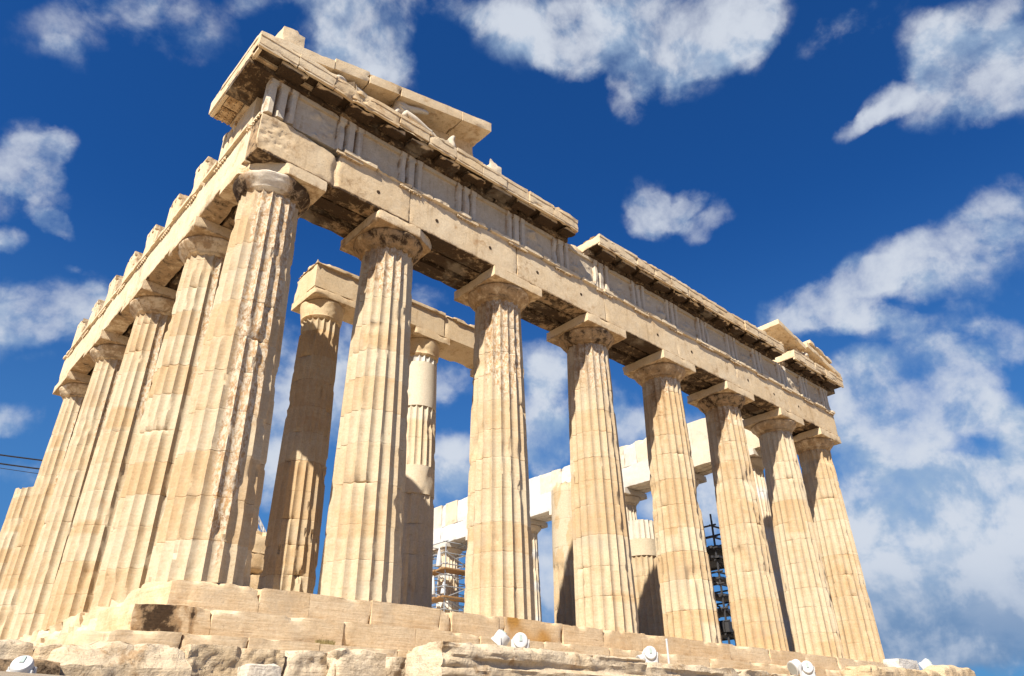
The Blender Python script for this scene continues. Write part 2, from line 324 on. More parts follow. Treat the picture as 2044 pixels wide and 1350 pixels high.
# ------------------------------------------------------------------ the temple
temple = thing('temple_ruin', 'great ruined Doric marble temple with eight columns across its sunlit front', 'temple', (14.4, -1.0, -1.6))
TL = Vector(temple.location)
def part(M, name, mat, parent=None, smooth=None):
    """mesh built in world coordinates, hung on the temple (or on one of its parts)"""
    o = M.build(name, mat, parent or temple, smooth)
    o.location = -TL if (parent is None or parent is temple) else (0, 0, 0)
    return o
rng = random.Random(5)

# --- stepped platform
def steps():
    for (zt, zb, off, nm) in ((0.0, -0.58, 1.02, 0), (-0.583, -1.10, 1.72, 1), (-1.103, -1.63, 2.42, 2)):
        M = MB(); x = -off; first = True; sd = 10 + nm * 40
        joints = {0: [-1.02, 0.86, 1.93, 3.4, 5.25, 5.6, 7.05, 7.25, 9.3, 10.9, 12.6, 14.9, 17.1, 19.6, 22, 24.6, 27.2, 29.86],
                  1: [-1.72, -0.28, 2.35, 4.1, 5.9, 7.9, 10.3, 12.2, 14.8, 17, 19.4, 22, 24.6, 27.4, 30.56],
                  2: [-2.42, -0.98, 0.15, 1.5, 3.2, 4.6, 6.5, 8.6, 10.8, 13, 15.5, 18, 21, 24, 27.5, 31.26]}[nm]
        for i in range(len(joints) - 1):
            a, b = joints[i] + 0.0025, joints[i + 1] - 0.0025
            tone = rng.uniform(0.25, 0.75); dz = rng.uniform(-0.015, 0.01); dyy = rng.uniform(-0.012, 0.012)
            cr = 0.05
            def wf(V, W, nm=nm, i=i, a=a):
                if nm == 1 and i == 0:      # black growth on the corner block
                    nn_ = fbm(V, 6.0, 4, 12); k = np.clip(1.3 - np.abs(V[:, 0] + 1.18) / 0.5, 0, 1) * (V[:, 1] < -1.6)
                    W[:, 2] = np.maximum(0.12, k * (0.25 + 1.5 * nn_)); k2 = np.exp(-((V[:, 0] + 0.62) / 0.07) ** 2) * (V[:, 1] < -1.6); W[:, 2] = np.maximum(W[:, 2], k2 * 1.0); W[:, 0] = 0.85
                if nm == 0 and 5.5 < a < 9.4: W[:, 0] += np.clip((V[:, 0] - 7.15) / .2, 0, 1) * np.clip((9.2 - V[:, 0]) / .4, 0, 1) * (.62 + .8 * fbm(V, 1.6, 3, 6))
                return W
            def ff(V, nm=nm, i=i):
                if i == 0:                  # worn, broken outer corner
                    cxx, cyy = -off, -off
                    r = np.hypot(V[:, 0] - cxx, V[:, 1] - cyy); k = np.clip(1 - r / 0.8, 0, 1) * fbm(V, 2.5, 3, 4)
                    V[:, 0] += k * 0.35; V[:, 1] += k * 0.12; V[:, 2] -= k * 0.10
                if nm == 0 and i == 0:
                    k = np.clip((V[:, 0] - 0.72) / 0.3, 0, 1) * (V[:, 1] < -0.6) * (V[:, 2] > -0.3); V[:, 2] -= k * 0.07
                return V
            rblock(M, a, b, -off + dyy, -off + 1.6, zb, zt + dz, 0.07 if joints[i] < 12 else 0.11, 0.008, 0.045, sd + i, (tone, 0.02, cr, 0), ff, wf)
        # south flank
        y = -off + 1.606; i = 0
        while y < 46:
            l = rng.uniform(1.5, 2.3); dxx = rng.uniform(-0.05, 0.05)
            rblock(M, -off + dxx, 0.5, y, y + l - 0.01, zb, zt + rng.uniform(-0.05, 0.01), 0.16 if y < 16 else 0.4, 0.05, 0.16, sd + 200 + i,
                   (rng.uniform(0.1, 0.6), 0.02, 0.03, 0), s=0.16)
            y += l; i += 1
        part(M, 'step', M_STEP, smooth=35)
    M = MB(); rblock(M, 0.45, 29.8, 0.55, 69, -1.7, -0.012, 2.0, 0, 0, 3, (0.5, 0, 0, 0))
    rblock(M, 2.6, 26.2, 3.9, 60, -0.01, 0.34, 2.0, 0, 0, 3); rblock(M, 3.0, 25.8, 4.1, 59, 0.343, 0.69, 2.0, 0, 0, 3)
    part(M, 'platform_floor', M_STEP)
steps()
# --- foundation course with rough faces below the steps
M = MB(); jx = [-1.02, 0.62, 1.55, 2.5, 4.2, 6.0, 8, 10.2, 12.5, 15, 17.5, 20, 23, 26, 29, 31.6]
for i in range(len(jx) - 1):
    def ff(V):
        k = (V[:, 1] < -2.6); V[:, 1] -= k * ((fbm(V, 4.0, 4, 71) - 0.35) * 0.14 + (fbm(V, 13, 3, 72) - .5) * 0.07); return V
    zt = -1.29 + rng.uniform(-0.03, 0.03) - (0.09 if i == 2 else 0)
    rblock(M, jx[i] + 0.012, jx[i + 1] - 0.012, -2.86 - rng.uniform(0, 0.06), -2.424, -3.3, zt, 0.045 if i < 7 else 0.14, 0.02, 0.05, 300 + i, (rng.uniform(0.2, 0.7), 0, 0.10, 0), ff)
part(M, 'foundation_course', M_ROCK, smooth=40)
M = MB(); y = -2.4
for i in range(14):
    rblock(M, -2.95, -2.424, y, y + 1.9, -3.3, -1.35 - rng.uniform(0, 0.15), 0.12, 0.06, 0.12, 340 + i, (0.4, 0, 0.05, 0), s=0.15); y += 1.92
part(M, 'foundation_course', M_ROCK, smooth=40)

# --- columns
def shaft_mesh(R0, R1, H, seed, nfl=20, per=6, joints=None, dep=0.098, wfn=None, chip=1.0, top_cut=None, rowstep=0.13, plain_from=None):
    rg = random.Random(seed)
    if joints is None:
        joints = []; z = 0.0
        while z < H - 1.1: z += rg.uniform(0.74, 1.02); joints.append(z)
    zs = set(np.round(np.linspace(0, H, int(H / rowstep) + 1), 4).tolist())
    for j in joints:
        zs = {z for z in zs if abs(z - j) > 0.06}
        zs |= {round(j - 0.035, 4), round(j - 0.008, 4), round(j, 4), round(j + 0.008, 4), round(j + 0.035, 4)}
    zs |= {0.0, H}; zs = np.array(sorted(z for z in zs if 0 <= z <= H)); n = nfl * per
    th = (np.arange(n) / n) * 2 * math.pi; t = (np.arange(n) % per) / per
    Z, TH = np.meshgrid(zs, th, indexing='ij'); TT = np.tile(t, (len(zs), 1))
    u = Z / 9.57; Rz = R0 + (R1 - R0) * (u - 0.055 * np.sin(math.pi * np.clip(u, 0, 1)) )
    flute = 4 * TT * (1 - TT)
    fd = np.full(Z.shape, dep)
    if plain_from is not None:
        for za, zb in plain_from: fd = np.where((Z > za) & (Z < zb), 0.0, fd)
    r = Rz * (1 - fd * flute)
    P = np.stack([Rz * np.cos(TH), Rz * np.sin(TH), Z], -1).reshape(-1, 3)
    ar = (TT == 0)
    cn = fbm(P + seed * 7.3, 2.6, 4, seed).reshape(Z.shape); lump = fbm(P + seed * 3.1, 1.1, 3, seed + 9).reshape(Z.shape)
    r = r - ar * np.maximum(0, cn - (0.64 - 0.05 * chip)) * 0.5 * chip * Rz * (fd > 0)
    jd = np.min(np.abs(Z[..., None] - np.array(joints)[None, None]), -1) if joints else np.ones_like(Z)
    near = np.exp(-jd / 0.05); jn = fbm(P * (1, 1, 0.3) + seed, 2.2, 3, seed + 31).reshape(Z.shape)
    r = r - (jd < 0.004) * 0.010 * (0.5 + 8 * np.maximum(0, jn - 0.50)) * Rz - near * np.maximum(0, jn - 0.66) * 0.8 * chip * Rz
    r = r - np.maximum(0, lump - 0.70) * 0.8 * chip * Rz
    r = r + (fbm(P, 5.0, 3, seed + 3).reshape(Z.shape) - 0.5) * 0.004 * Rz
    # drum by drum small shifts
    di = np.searchsorted(np.array(joints), Z) if joints else np.zeros(Z.shape, int)
    sh = np.array([[rg.uniform(-.003, .003), rg.uniform(-.003, .003)] for _ in range(len(joints) + 2)])
    Xc = r * np.cos(TH) + sh[di, 0]; Yc = r * np.sin(TH) + sh[di, 1]; Zc = Z.copy()
    if top_cut is not None:
        zc = top_cut(np.cos(TH), np.sin(TH)); Zc = np.minimum(Zc, zc)
    V = np.stack([Xc, Yc, Zc], -1).reshape(-1, 3)
    tones = np.array([rg.uniform(0.0, 0.95) for _ in range(len(joints) + 2)])
    W = np.zeros((len(V), 4)); W[:, 0] = tones[di].ravel()
    W[:, 2] = ((jd < 0.004) * np.clip((jn - 0.42) * 4.5, 0, 0.9)).ravel()
    # patched pieces: a few rectangular fillings of another tone
    for _ in range(7):
        a0 = rg.uniform(-math.pi, math.pi); z0 = rg.uniform(0, H); wd = rg.uniform(.25, .7); hh = rg.uniform(.25, .8)
        da = np.abs((TH - a0 + math.pi) % (2 * math.pi) - math.pi)
        W[((da < wd) & (np.abs(Z - z0) < hh / 2)).ravel(), 0] = rg.choice([0.0, 0.05, 0.9])
    if wfn: W = wfn(TH.ravel(), Z.ravel(), W)
    F = []
    ix = np.arange(len(zs) * n).reshape(len(zs), n); nxt = np.roll(ix, -1, 1)
    F = np.stack([ix[:-1], nxt[:-1], nxt[1:], ix[1:]], -1).reshape(-1, 4)
    M = MB(); M.add(V, F.tolist() + [tuple(ix[0][::-1]), tuple(ix[-1])], W); return M
def echinus_mesh(rn, ra, z0, z1, seed, crust=0.5, white=0.0, tone=0.6):
    M = MB(); h = z1 - z0; prof = [(rn * 0.98, z0)]
    for i in range(4): prof += [(rn * (1.0 + 0.012 * i), z0 + 0.012 + i * 0.022), (rn * (1.03 + 0.012 * i), z0 + 0.024 + i * 0.022)]
    za = prof[-1][1]
    for i in range(1, 12):
        t = i / 11.0; rr = rn * 1.05 + (ra - rn * 1.05) * (1 - (1 - t) ** 1.22); prof.append((rr, za + (z1 - 0.085 - za) * t))
    prof += [(ra * 1.008, z1 - 0.05), (ra * 0.995, z1 - 0.02), (ra * 0.96, z1)]
    lathe(M, prof, 72, noise=0.22, seed=seed)
    V = M.v[0]; W = M.w[0]; a = np.arctan2(V[:, 1], V[:, 0]); W[:, 0] = tone; W[:, 3] = white
    W[:, 2] = crust * (0.55 + 0.9 * fbm(np.stack([np.cos(a) * 2, np.sin(a) * 2, V[:, 2] * .6], 1), 1.3, 2, seed)); W[:, 1] = 0.25
    return M
def abacus_mesh(hw, z0, z1, seed, cut=None, crust=0.12, white=0.0, tone=0.45):
    M = MB()
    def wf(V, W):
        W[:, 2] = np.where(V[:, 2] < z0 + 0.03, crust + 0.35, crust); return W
    def ff(V):
        if cut:
            (ax, ay), (bx, by) = cut; nx, ny_ = by - ay, -(bx - ax); L = math.hypot(nx, ny_); nx, ny_ = nx / L, ny_ / L
            if nx * 0 + ny_ * 0 - (nx * ax + ny_ * ay) < 0: nx, ny_ = -nx, -ny_
            d = (V[:, 0] - ax) * nx + (V[:, 1] - ay) * ny_ + (fbm(V, 4, 3, 3) - 0.5) * 0.12
            k = d < 0; V[:, 0] -= k * d * nx; V[:, 1] -= k * d * ny_
        return V
    rblock(M, -hw, hw, -hw, hw, z0, z1, 0.09, 0.006, 0.022, seed, (tone, 0.05, crust, white), ff, wf, s=0.04)
    return M
NECK = 9.62
def wf_front(k):
    def f(th, z, W):
        a = (np.degrees(th) + 180) % 360 - 180
        if k == 0:
            c = -92 - 8 * (1 - z / 9.6); wd = 20 + 40 * np.clip((z - 1) / 8, 0, 1)
            W[:, 1] = np.clip(1.25 - np.abs(a - c) / wd, 0, 1) * np.clip(0.45 + z / 5, 0, 1) * 1.0
        else:
            st = [0, .75, .95, .85, .7, .75, .6, .6][k]; z0 = [0, 6.4, 5.0, 6.2, 7.0, 7.4, 7.6, 7.8][k]
            W[:, 1] = st * np.clip((z - z0) / 2.4, 0, 1) * np.clip(1.2 - np.abs(a + 115) / 75, 0, 1)
        W[:, 2] = np.maximum(W[:, 2], np.clip((z - 8.9) / 0.7, 0, 1) * 0.42)
        if k in (1, 2, 3, 4, 5):       # grey black streaks on the sheltered side under the capital
            sn = fbm(np.stack([np.cos(th) * 4, np.sin(th) * 4, z * .25], 1), 1.6, 3, k)
            W[:, 2] = np.maximum(W[:, 2], np.clip((z - 6.6) / 2.2, 0, 1) * np.clip(1.3 - np.abs(a + 165) / 50, 0, 1) * (0.25 + .55 * sn))
        return W
    return f
def wf_flank(th, z, W):
    a = (np.degrees(th) + 180) % 360 - 180
    W[:, 1] = 0.62 * np.clip(1.1 - np.abs(a + 95) / 50, 0, 1) * np.clip((z - 3) / 4, 0, 1)
    W[:, 2] = np.maximum(W[:, 2], np.clip((z - 9.0) / 0.6, 0, 1) * 0.3); return W
def put_column(x, y, M, mat, caps=None, label=None, capmat=None):
    o = M.build('column', mat, temple, 32); o.location = Vector((x, y, 0)) - TL
    if label: o['label'] = label
    if caps:
        e, a = caps
        e.build('echinus', capmat or M_ENT, o, 40); a.build('abacus', capmat or M_ENT, o, 30)
    return o
CORNER_CUT = ((-1.03, -0.12), (-0.10, -1.03))
def corner_echinus():
    M = echinus_mesh(0.745, 0.985, NECK, 10.085, 40, 0.3, tone=0.2); V, W = M.v[0], M.w[0]
    a = np.degrees(np.arctan2(V[:, 1], V[:, 0])); n = fbm(V, 3.0, 3, 6)
    fr = np.clip(1.4 - np.abs(a + 118) / 34, 0, 1); W[:, 2] = np.clip((1 - fr) * 1.0 + (n - .5) * .5, 0, 1); W[:, 3] = fr * .45; W[:, 1] = .45; return M  # white front paints the lit face, brown crust sides also paint shadow
for k in range(8):
    corner = k in (0, 7); r0 = 0.974 if corner else 0.9525
    M = shaft_mesh(r0, 0.752 if corner else 0.742, NECK, 100 + k, wfn=wf_front(k), chip=1.1 if k == 0 else 0.85)
    hw = 1.03
    put_column(cx(k), 0, M, M_COL, (corner_echinus() if k == 0 else echinus_mesh(0.745, 1.015, NECK, 10.085, 40 + k, [0.30, .72, .62, .75, .6, .7, .55, .6][k], tone=[0.2, .7, .6, .5, .5, .6, .5, .5][k]),
               abacus_mesh(hw, 10.087, 10.427, 60 + k, CORNER_CUT if k == 0 else (((0.4, -1.04), (1.04, -0.7)) if k == 1 else None), [.08, .30, .10, .2, .1, .14, .1, .1][k])))
for k in range(1, 5):
    M = shaft_mesh(0.9525, 0.742, NECK, 130 + k, wfn=wf_flank, chip=0.9)
    put_column(0, sy(k), M, M_COL, (echinus_mesh(0.745, 1.015, NECK, 10.085, 80 + k, 0.45, tone=0.2), abacus_mesh(1.03, 10.087, 10.427, 85 + k, None, 0.28, tone=0.3)))
def broken(c, s, base, amp, seed):
    P = np.stack([c.ravel() * 1.2, s.ravel() * 1.2, np.full(c.size, seed * 1.7)], 1); return base + (fbm(P, 1.3, 3, seed) - 0.5).reshape(c.shape) * amp
for k, h in ((5, 7.05), (6, 5.7), (7, 4.6)):
    M = shaft_mesh(0.9525, 0.742, h, 150 + k, wfn=wf_flank, top_cut=lambda c, s, h=h, k=k: broken(c, s, h - 0.1, 0.5, k))
    put_column(0, sy(k), M, M_COL, label='broken flank column stump without a capital')
# north colonnade: old shafts repaired with white marble
protos = []
for v in range(2):
    def wn(th, z, W, v=v):
        W[:, 3] = np.where(((z * (1.1 + .3 * v)).astype(int) + v) % 3 == 0, 0.8, 0.0); W[:, 0] *= 0.6; return W
    protos.append(shaft_mesh(0.9525, 0.742, NECK, 170 + v, wfn=wn, per=4, rowstep=0.3).build('column', M_NEW, temple, 32))
ep = [echinus_mesh(0.745, 1.015, NECK, 10.085, 95, 0.1, 0.15, 0.4).build('echinus', M_NEW, protos[0], 40), abacus_mesh(1.035, 10.087, 10.427, 96, None, 0.05, 0.5).build('abacus', M_NEW, protos[0], 30)]
for e in ep:
    c = e.copy(); COL.objects.link(c); c.parent = protos[1]
used = [False, False]
for k in range(1, 11):
    v = k % 2
    if not used[v]: o = protos[v]; used[v] = True
    else:
        o = protos[v].copy(); COL.objects.link(o); o.parent = temple
        for ch in list(protos[v].children):
            c = ch.copy(); COL.objects.link(c); c.parent = o
    o.location = Vector((28.84, sy(k), 0)) - TL; o.rotation_euler = (0, 0, 0)

# --- architrave
F_ = -0.98      # front face
def arch_wear_shade(V, W):
    W[:, 2] = np.where(V[:, 2] < 10.52, 1.0 + 0.9 * (fbm(V, 1.2, 3, 77) - .5), np.where(V[:, 1] > -.9, .8, np.clip((fbm(V, 1.1, 3, 31) - .52) * 1.6, .02, .3))); return W  # soffit and slab gaps: black crust, deepened in colour to paint their shade
ZT = [(-1.05, 11.60), (-0.6, 11.675), (-0.15, 11.675), (0.40, 11.54), (0.8, 11.49), (1.18, 11.44), (1.28, 11.28), (1.36, 11.675), (4, 11.675)]
for j in range(7):
    a = -0.98 if j == 0 else cx(j); b = 29.82 if j == 6 else cx(j + 1)
    M = MB(); tone = rng.uniform(0.3, 0.7)
    def ff(V, j=j):
        if j == 0:
            zt = np.interp(V[:, 0], [p[0] for p in ZT], [p[1] for p in ZT]) + (fbm(V, 5.0, 4, 8) - 0.5) * 0.12 + (V[:, 1] + 0.98) * 1.3
            k = V[:, 1] < -0.34; V[:, 2] = np.where(k, np.minimum(V[:, 2], zt), V[:, 2])
            front = V[:, 1] < -0.85
            V[:, 1] += front * np.exp(-((V[:, 0] - 1.24 - 0.03 * np.sin(V[:, 2] * 9)) / 0.075) ** 2) * 0.07
            # spalled skin at the corner
            sp = np.clip(1 - np.hypot((V[:, 0] + 0.55) / 0.55, (V[:, 2] - 11.1) / 0.5), 0, 1) * front
            V[:, 1] += np.minimum(1, sp * 3) * (0.006 + 0.11 * np.maximum(0, fbm(V, 10, 3, 2) - .42))
            cc = np.clip(1 - np.hypot(np.hypot(V[:, 0] + 0.98, V[:, 1] + 0.98), (V[:, 2] - 10.43)) / 0.34, 0, 1); V[:, 2] += cc * 0.10; V[:, 0] += cc * 0.05; V[:, 1] += cc * 0.05
        return V
    for si, (ya, yb, zb) in enumerate(((F_, -0.40, 10.43), (-0.26, 0.22, 10.50), (0.36, 0.90, 10.44))):
        ov = 0.0 if si == 0 else 0.002
        rblock(M, a + 0.006 + (0.3 if si and j == 0 else 0), b - 0.006, ya, yb, zb + ov, 11.675 + ov, (0.05 if j == 0 else 0.10) if si == 0 else 0.3, 0.009, 0.022, 400 + j * 3 + si, (tone, 0.04, 0.03, 0), ff if si == 0 else None, arch_wear_shade)
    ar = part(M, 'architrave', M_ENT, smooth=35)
    # taenia strip and regulae with pegs under the triglyphs
    M = MB(); x = max(a, 1.38) if j == 0 else a
    while x < b - 0.05:
        e = min(b - (0.0 if j < 6 else -0.06), x + rng.uniform(0.7, 1.6))
        if not (j == 2 and abs(x - cx(2)) < 0.2 and False):
            rblock(M, x + 0.004, e - 0.004, -1.085 + rng.uniform(-.012, .03), 0.5, 11.675, 11.795, 0.12, 0.008, 0.045, int(x * 31) + 900, (rng.uniform(0.0, 0.4), 0, 0.03, 0.05))
        x = e
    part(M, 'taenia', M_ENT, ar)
for hx, hz in ((2.61, 10.99), (4.68, 11.04), (6.79, 11.05), (8.88, 11.04), (11.02, 11.06), (15.35, 11.01), (17.57, 11.03), (21.74, 11.07), (23.89, 11.03), (26.1, 11.04)):  # small proud dark discs paint the shade inside the peg holes
    M = MB(); X = Matrix.Translation((hx, F_ - .004, hz)) @ Matrix.Rotation(math.pi / 2, 4, 'X')
    lathe(M, [(.062, -.02), (.058, .004), (.02, .006)], 12, (.9, .2, 1.3, 0), xf=X); part(M, 'peg_hole_shade', M_ENT)
TRI = []      # triglyph centres along the front
TRI = [-0.51] + [0.5 * (-0.51 + cx(1))] + sum([[cx(k), 0.5 * (cx(k) + cx(k + 1))] for k in range(1, 6)], []) + [cx(6), 0.5 * (cx(6) + 29.35), 29.35]
for i, c in enumerate(TRI):
    if c < 1.5: continue
    M = MB(); hw = 0.42
    rblock(M, c - hw, c + hw, -1.06, -0.985, 11.585, 11.673, 0.12, 0.005, 0.02, 950 + i, (0.5, 0, 0.25, 0))
    for q in range(6):
        if rng.random() < 0.88:
            gx = c - hw + (q + 0.5) * (2 * hw / 6); tube(M, (gx, -1.02, 11.59), (gx, -1.02, 11.545), 0.022, 6, (0.7, 0, 0.5, 0), 0.028)
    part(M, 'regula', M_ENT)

# --- frieze
ZF0, ZF1 = 11.78, 12.97
def triglyph(M, c, axis='x', face=F_, depth=0.35, hw=0.4225, z1=ZF1, seed=0, tone=0.5, white=0.0, crust=0.10):
    prof = [(-1, .14), (-.84, 0), (-.56, 0), (-.38, .19), (-.20, 0), (.20, 0), (.38, .19), (.56, 0), (.84, 0), (1, .14)]
    zz = np.array([ZF0, ZF0 + .3, ZF0 + .6, ZF0 + .9, z1 - 0.17, z1 - 0.15, z1]); V = []; n = len(prof)
    for z in zz:
        for (u, d) in prof:
            dd = 0.0 if z > z1 - 0.16 else d * 0.85
            V.append((c + u * hw, face + dd, z))
    base = len(V)
    for z in zz: V += [(c + hw, face + depth, z), (c - hw, face + depth, z)]
    V = np.array(V, float); F = []
    for i in range(len(zz) - 1):
        for k in range(n - 1): F.append((i * n + k, i * n + k + 1, (i + 1) * n + k + 1, (i + 1) * n + k))
        F.append((i * n + n - 1, base + 2 * i, base + 2 * i + 2, (i + 1) * n + n - 1)); F.append((base + 2 * i + 1, i * n, (i + 1) * n, base + 2 * i + 3)); F.append((base + 2 * i, base + 2 * i + 1, base + 2 * i + 3, base + 2 * i + 2))
    m = len(zz) - 1
    F.append(tuple([m * n + k for k in range(n)] + [base + 2 * m, base + 2 * m + 1])); F.append(tuple([k for k in range(n)][::-1] + [base + 1, base]))
    nz = fbm(V + seed, 3.5, 3, seed); V[:, 1] += np.maximum(0, nz - 0.55) * 0.3
    if axis == 'y': V = np.stack([V[:, 1], V[:, 0], V[:, 2]], 1); F = [f[::-1] for f in F]
    gr = np.zeros((len(V), 4)); gr[:] = (tone, 0.06, crust, white); gr[:len(zz) * n, 2] += np.tile([.45, 0, 0, .6, 0, 0, .6, 0, 0, .45], len(zz)) * np.repeat(np.linspace(.7, 1.25, len(zz)), n)  # grooves darkened in colour to paint the shade inside them
    M.add(V, F, gr)
fz = MB(); rblock(fz, -0.55, 29.4, -0.62, 0.75, ZF0, ZF1, 1.0, 0, 0, 1, (0.5, 0, 0.2, 0))
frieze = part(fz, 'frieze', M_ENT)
for i, c in enumerate(TRI):
    M = MB(); hw = 0.4225
    triglyph(M, c, 'x', F_ - 0.01, 0.32, hw, ZF1, 500 + i, rng.uniform(0.1, 0.4), 0.15, 0.14)
    o = part(M, 'triglyph', M_FRZ, frieze)
    if i == 0: continue
    M = MB(); p = TRI[i - 1]
    def ff(V, i=i):
        fr = V[:, 1] < F_ + 0.16; n = fbm(V + i * 2.1, 2.6, 4, 60 + i)
        inside = np.clip((V[:, 2] - ZF0) / .15, 0, 1) * np.clip((ZF1 - .15 - V[:, 2]) / .15, 0, 1) * np.clip((V[:, 0] - p - hw) / .12, 0, 1) * np.clip((c - hw - V[:, 0]) / .12, 0, 1)
        V[:, 1] -= fr * inside * np.maximum(0, n - 0.54) * (0.6 if i not in (2, 3, 4) else 0.12); return V
    rblock(M, p + hw - 0.02, c - hw + 0.02, F_ + 0.10, F_ + 0.30, ZF0 + 0.003, ZF1 - 0.003, 0.05, 0.004, 0.02, 540 + i, (rng.uniform(0.3, 0.8), 0.15, 0.20, 0.1), ff)
    rblock(M, p + hw + 0.003, c - hw - 0.003, F_ + 0.01, F_ + 0.2, ZF1 - 0.13, ZF1 - 0.001, 0.15, 0.004, 0.02, 640 + i, (0.5, 0, 0.12, 0))
    part(M, 'metope', M_FRZ, frieze, 45)

# --- horizontal cornice (three surviving stretches)
G = -1.63
def cornice_run(xa, xb, seed, cut=None, endl=False):
    x = xa; i = 0
    edges = [xa]
    while edges[-1] < xb - 1.3: edges.append(edges[-1] + rng.uniform(1.02, 1.12) * (2 if rng.random() < .35 else 1))
    edges[-1] = xb if xb - edges[-1] < 0.6 else edges[-1]
    if edges[-1] != xb: edges.append(xb)
    for a, b in zip(edges[:-1], edges[1:]):
        M = MB(); jit = rng.uniform(-.02, .025); sd = seed + i * 7; tone = rng.uniform(0.2, 0.75)
        def ff(V):
            if cut: V = cut(V)
            return V
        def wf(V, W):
            W[:, 2] = np.where((V[:, 2] < 13.27) & (V[:, 1] > G + .06), 1.25, 0.06); return W  # cornice soffit: black crust, darkened further to paint its deep shade
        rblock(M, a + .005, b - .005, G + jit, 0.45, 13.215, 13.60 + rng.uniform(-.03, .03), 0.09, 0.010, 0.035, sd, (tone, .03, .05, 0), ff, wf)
        rblock(M, a + .006, b - .006, G + jit - .02, G + .12, 13.50, 13.615 + rng.uniform(-.02, .02), 0.1, 0.010, 0.03, sd + 1, (tone, .03, .05, 0), ff)
        rblock(M, a + .006, b - .006, G + jit + .01, G + .10, 13.135, 13.23, 0.12, 0.01, 0.03, sd + 2, (tone, .03, .05, 0), ff)
        rblock(M, a + .004, b - .004, -1.08, 0.4, 12.972, 13.21, 0.16, 0.008, 0.04, sd + 3, (tone, .03, 1.0, 0))
        # weathered remains on top of the block
        hh = rng.uniform(.03, .13)
        rblock(M, a + rng.uniform(.0, .2), b - rng.uniform(0, .15), G + rng.uniform(.02, .2), 0.3, 13.59, 13.62 + hh, 0.13, 0.05, 0.11, sd + 4, (rng.uniform(.3, 1), .1, .2, 0), cut, s=.1)
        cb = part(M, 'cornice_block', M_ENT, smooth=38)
        ms = [m for m in MUT if a - 0.1 < m < b - 0.05]
        for mx in ms:
            m2 = MB(); l, r_ = max(xa + .02, mx - .40), min(xb - .02, mx + .40)
            if r_ - l > .2:
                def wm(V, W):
                    W[:, 2] = np.where(V[:, 2] < 13.07, 1.2, np.where(V[:, 1] < G + .2, .05, 1.0)); return W  # front left pale as a painted lit strip, underside blackened as shade
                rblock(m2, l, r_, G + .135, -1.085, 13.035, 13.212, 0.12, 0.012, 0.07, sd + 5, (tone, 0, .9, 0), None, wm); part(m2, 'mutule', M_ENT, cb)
        i += 1
MUT = sum([[c, 0.5 * (c + d)] for c, d in zip(TRI[:-1], TRI[1:])], []) + [TRI[-1]]
def cutA(V):
    k = np.exp(-((V[:, 0] - 1.35) / 0.42) ** 2) * (V[:, 1] < G + .35) * (0.35 + fbm(V, 3, 3, 6)); k2 = np.clip((V[:, 0] - 10.05) / .35, 0, 1)
    V[:, 1] += k * 0.07 * (fbm(V, 7, 3, 9) > .5); V[:, 2] -= (V[:, 2] > 13.4) * k * 0.03; V[:, 1] += k2 * (V[:, 1] < -1.2) * 0.10 * fbm(V, 4, 2, 1); return V
cornice_run(-1.63, 10.40, 700, cutA)
cornice_run(11.52, 24.55, 800)
cornice_run(25.45, 30.47, 860)
# south return of the cornice at the corner, with pegs on its mutules
M = MB()
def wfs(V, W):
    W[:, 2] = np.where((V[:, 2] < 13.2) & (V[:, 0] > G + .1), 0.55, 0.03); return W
rblock(M, G, 0.4, -1.20, 1.62, 13.142, 13.603, 0.10, 0.008, 0.02, 881, (0.2, 0, 0.03, 0), None, wfs)
rblock(M, G - .02, G + .12, -1.60, 1.60, 13.503, 13.62, 0.1, 0.006, 0.03, 882, (0.2, 0, 0.02, 0.1))
rblock(M, G + .045, G + .14, -1.52, 1.60, 13.085, 13.17, 0.1, 0.008, 0.03, 883, (0.2, 0, 0.15, 0))
rblock(M, -1.03, 0.35, -0.9, 1.5, 12.974, 13.143, 0.15, 0.006, 0.03, 884, (0.3, 0, 0.4, 0))
cb = part(M, 'cornice_block', M_ENT, smooth=38)
for q, yy in enumerate((-0.51, 0.54, 1.28)):
    M = MB(); hl = 0.40 if q < 2 else 0.3
    rblock(M, G + .15, -1.04, yy - hl, yy + hl, 13.06, 13.144, 0.1, 0.006, 0.04, 890 + q, (0.8, 0, 0.5, 0))
    for a in range(3):
        for b in range(6):
            px, py = G + .24 + a * .15, yy - hl + (b + .5) * (2 * hl / 6); tube(M, (px, py, 13.062), (px, py, 13.03), .026, 6, (0.7, 0, .5, 0))
    part(M, 'mutule', M_ENT, cb)
# bare rough backing in the gaps of the cornice
M = MB()
rblock(M, 10.3, 11.6, -0.9, 0.6, 12.975, 13.22, 0.1, 0.06, 0.16, 895, (0.3, 0, 0.1, 0), s=.12); part(M, 'frieze_backing', M_ENT, frieze, 40)
M = MB(); rblock(M, 24.5, 25.5, -0.85, 0.6, 12.975, 13.2, 0.1, 0.05, 0.14, 896, (0.4, 0, 0.1, 0), s=.12)
part(M, 'frieze_backing', M_ENT, frieze, 40)

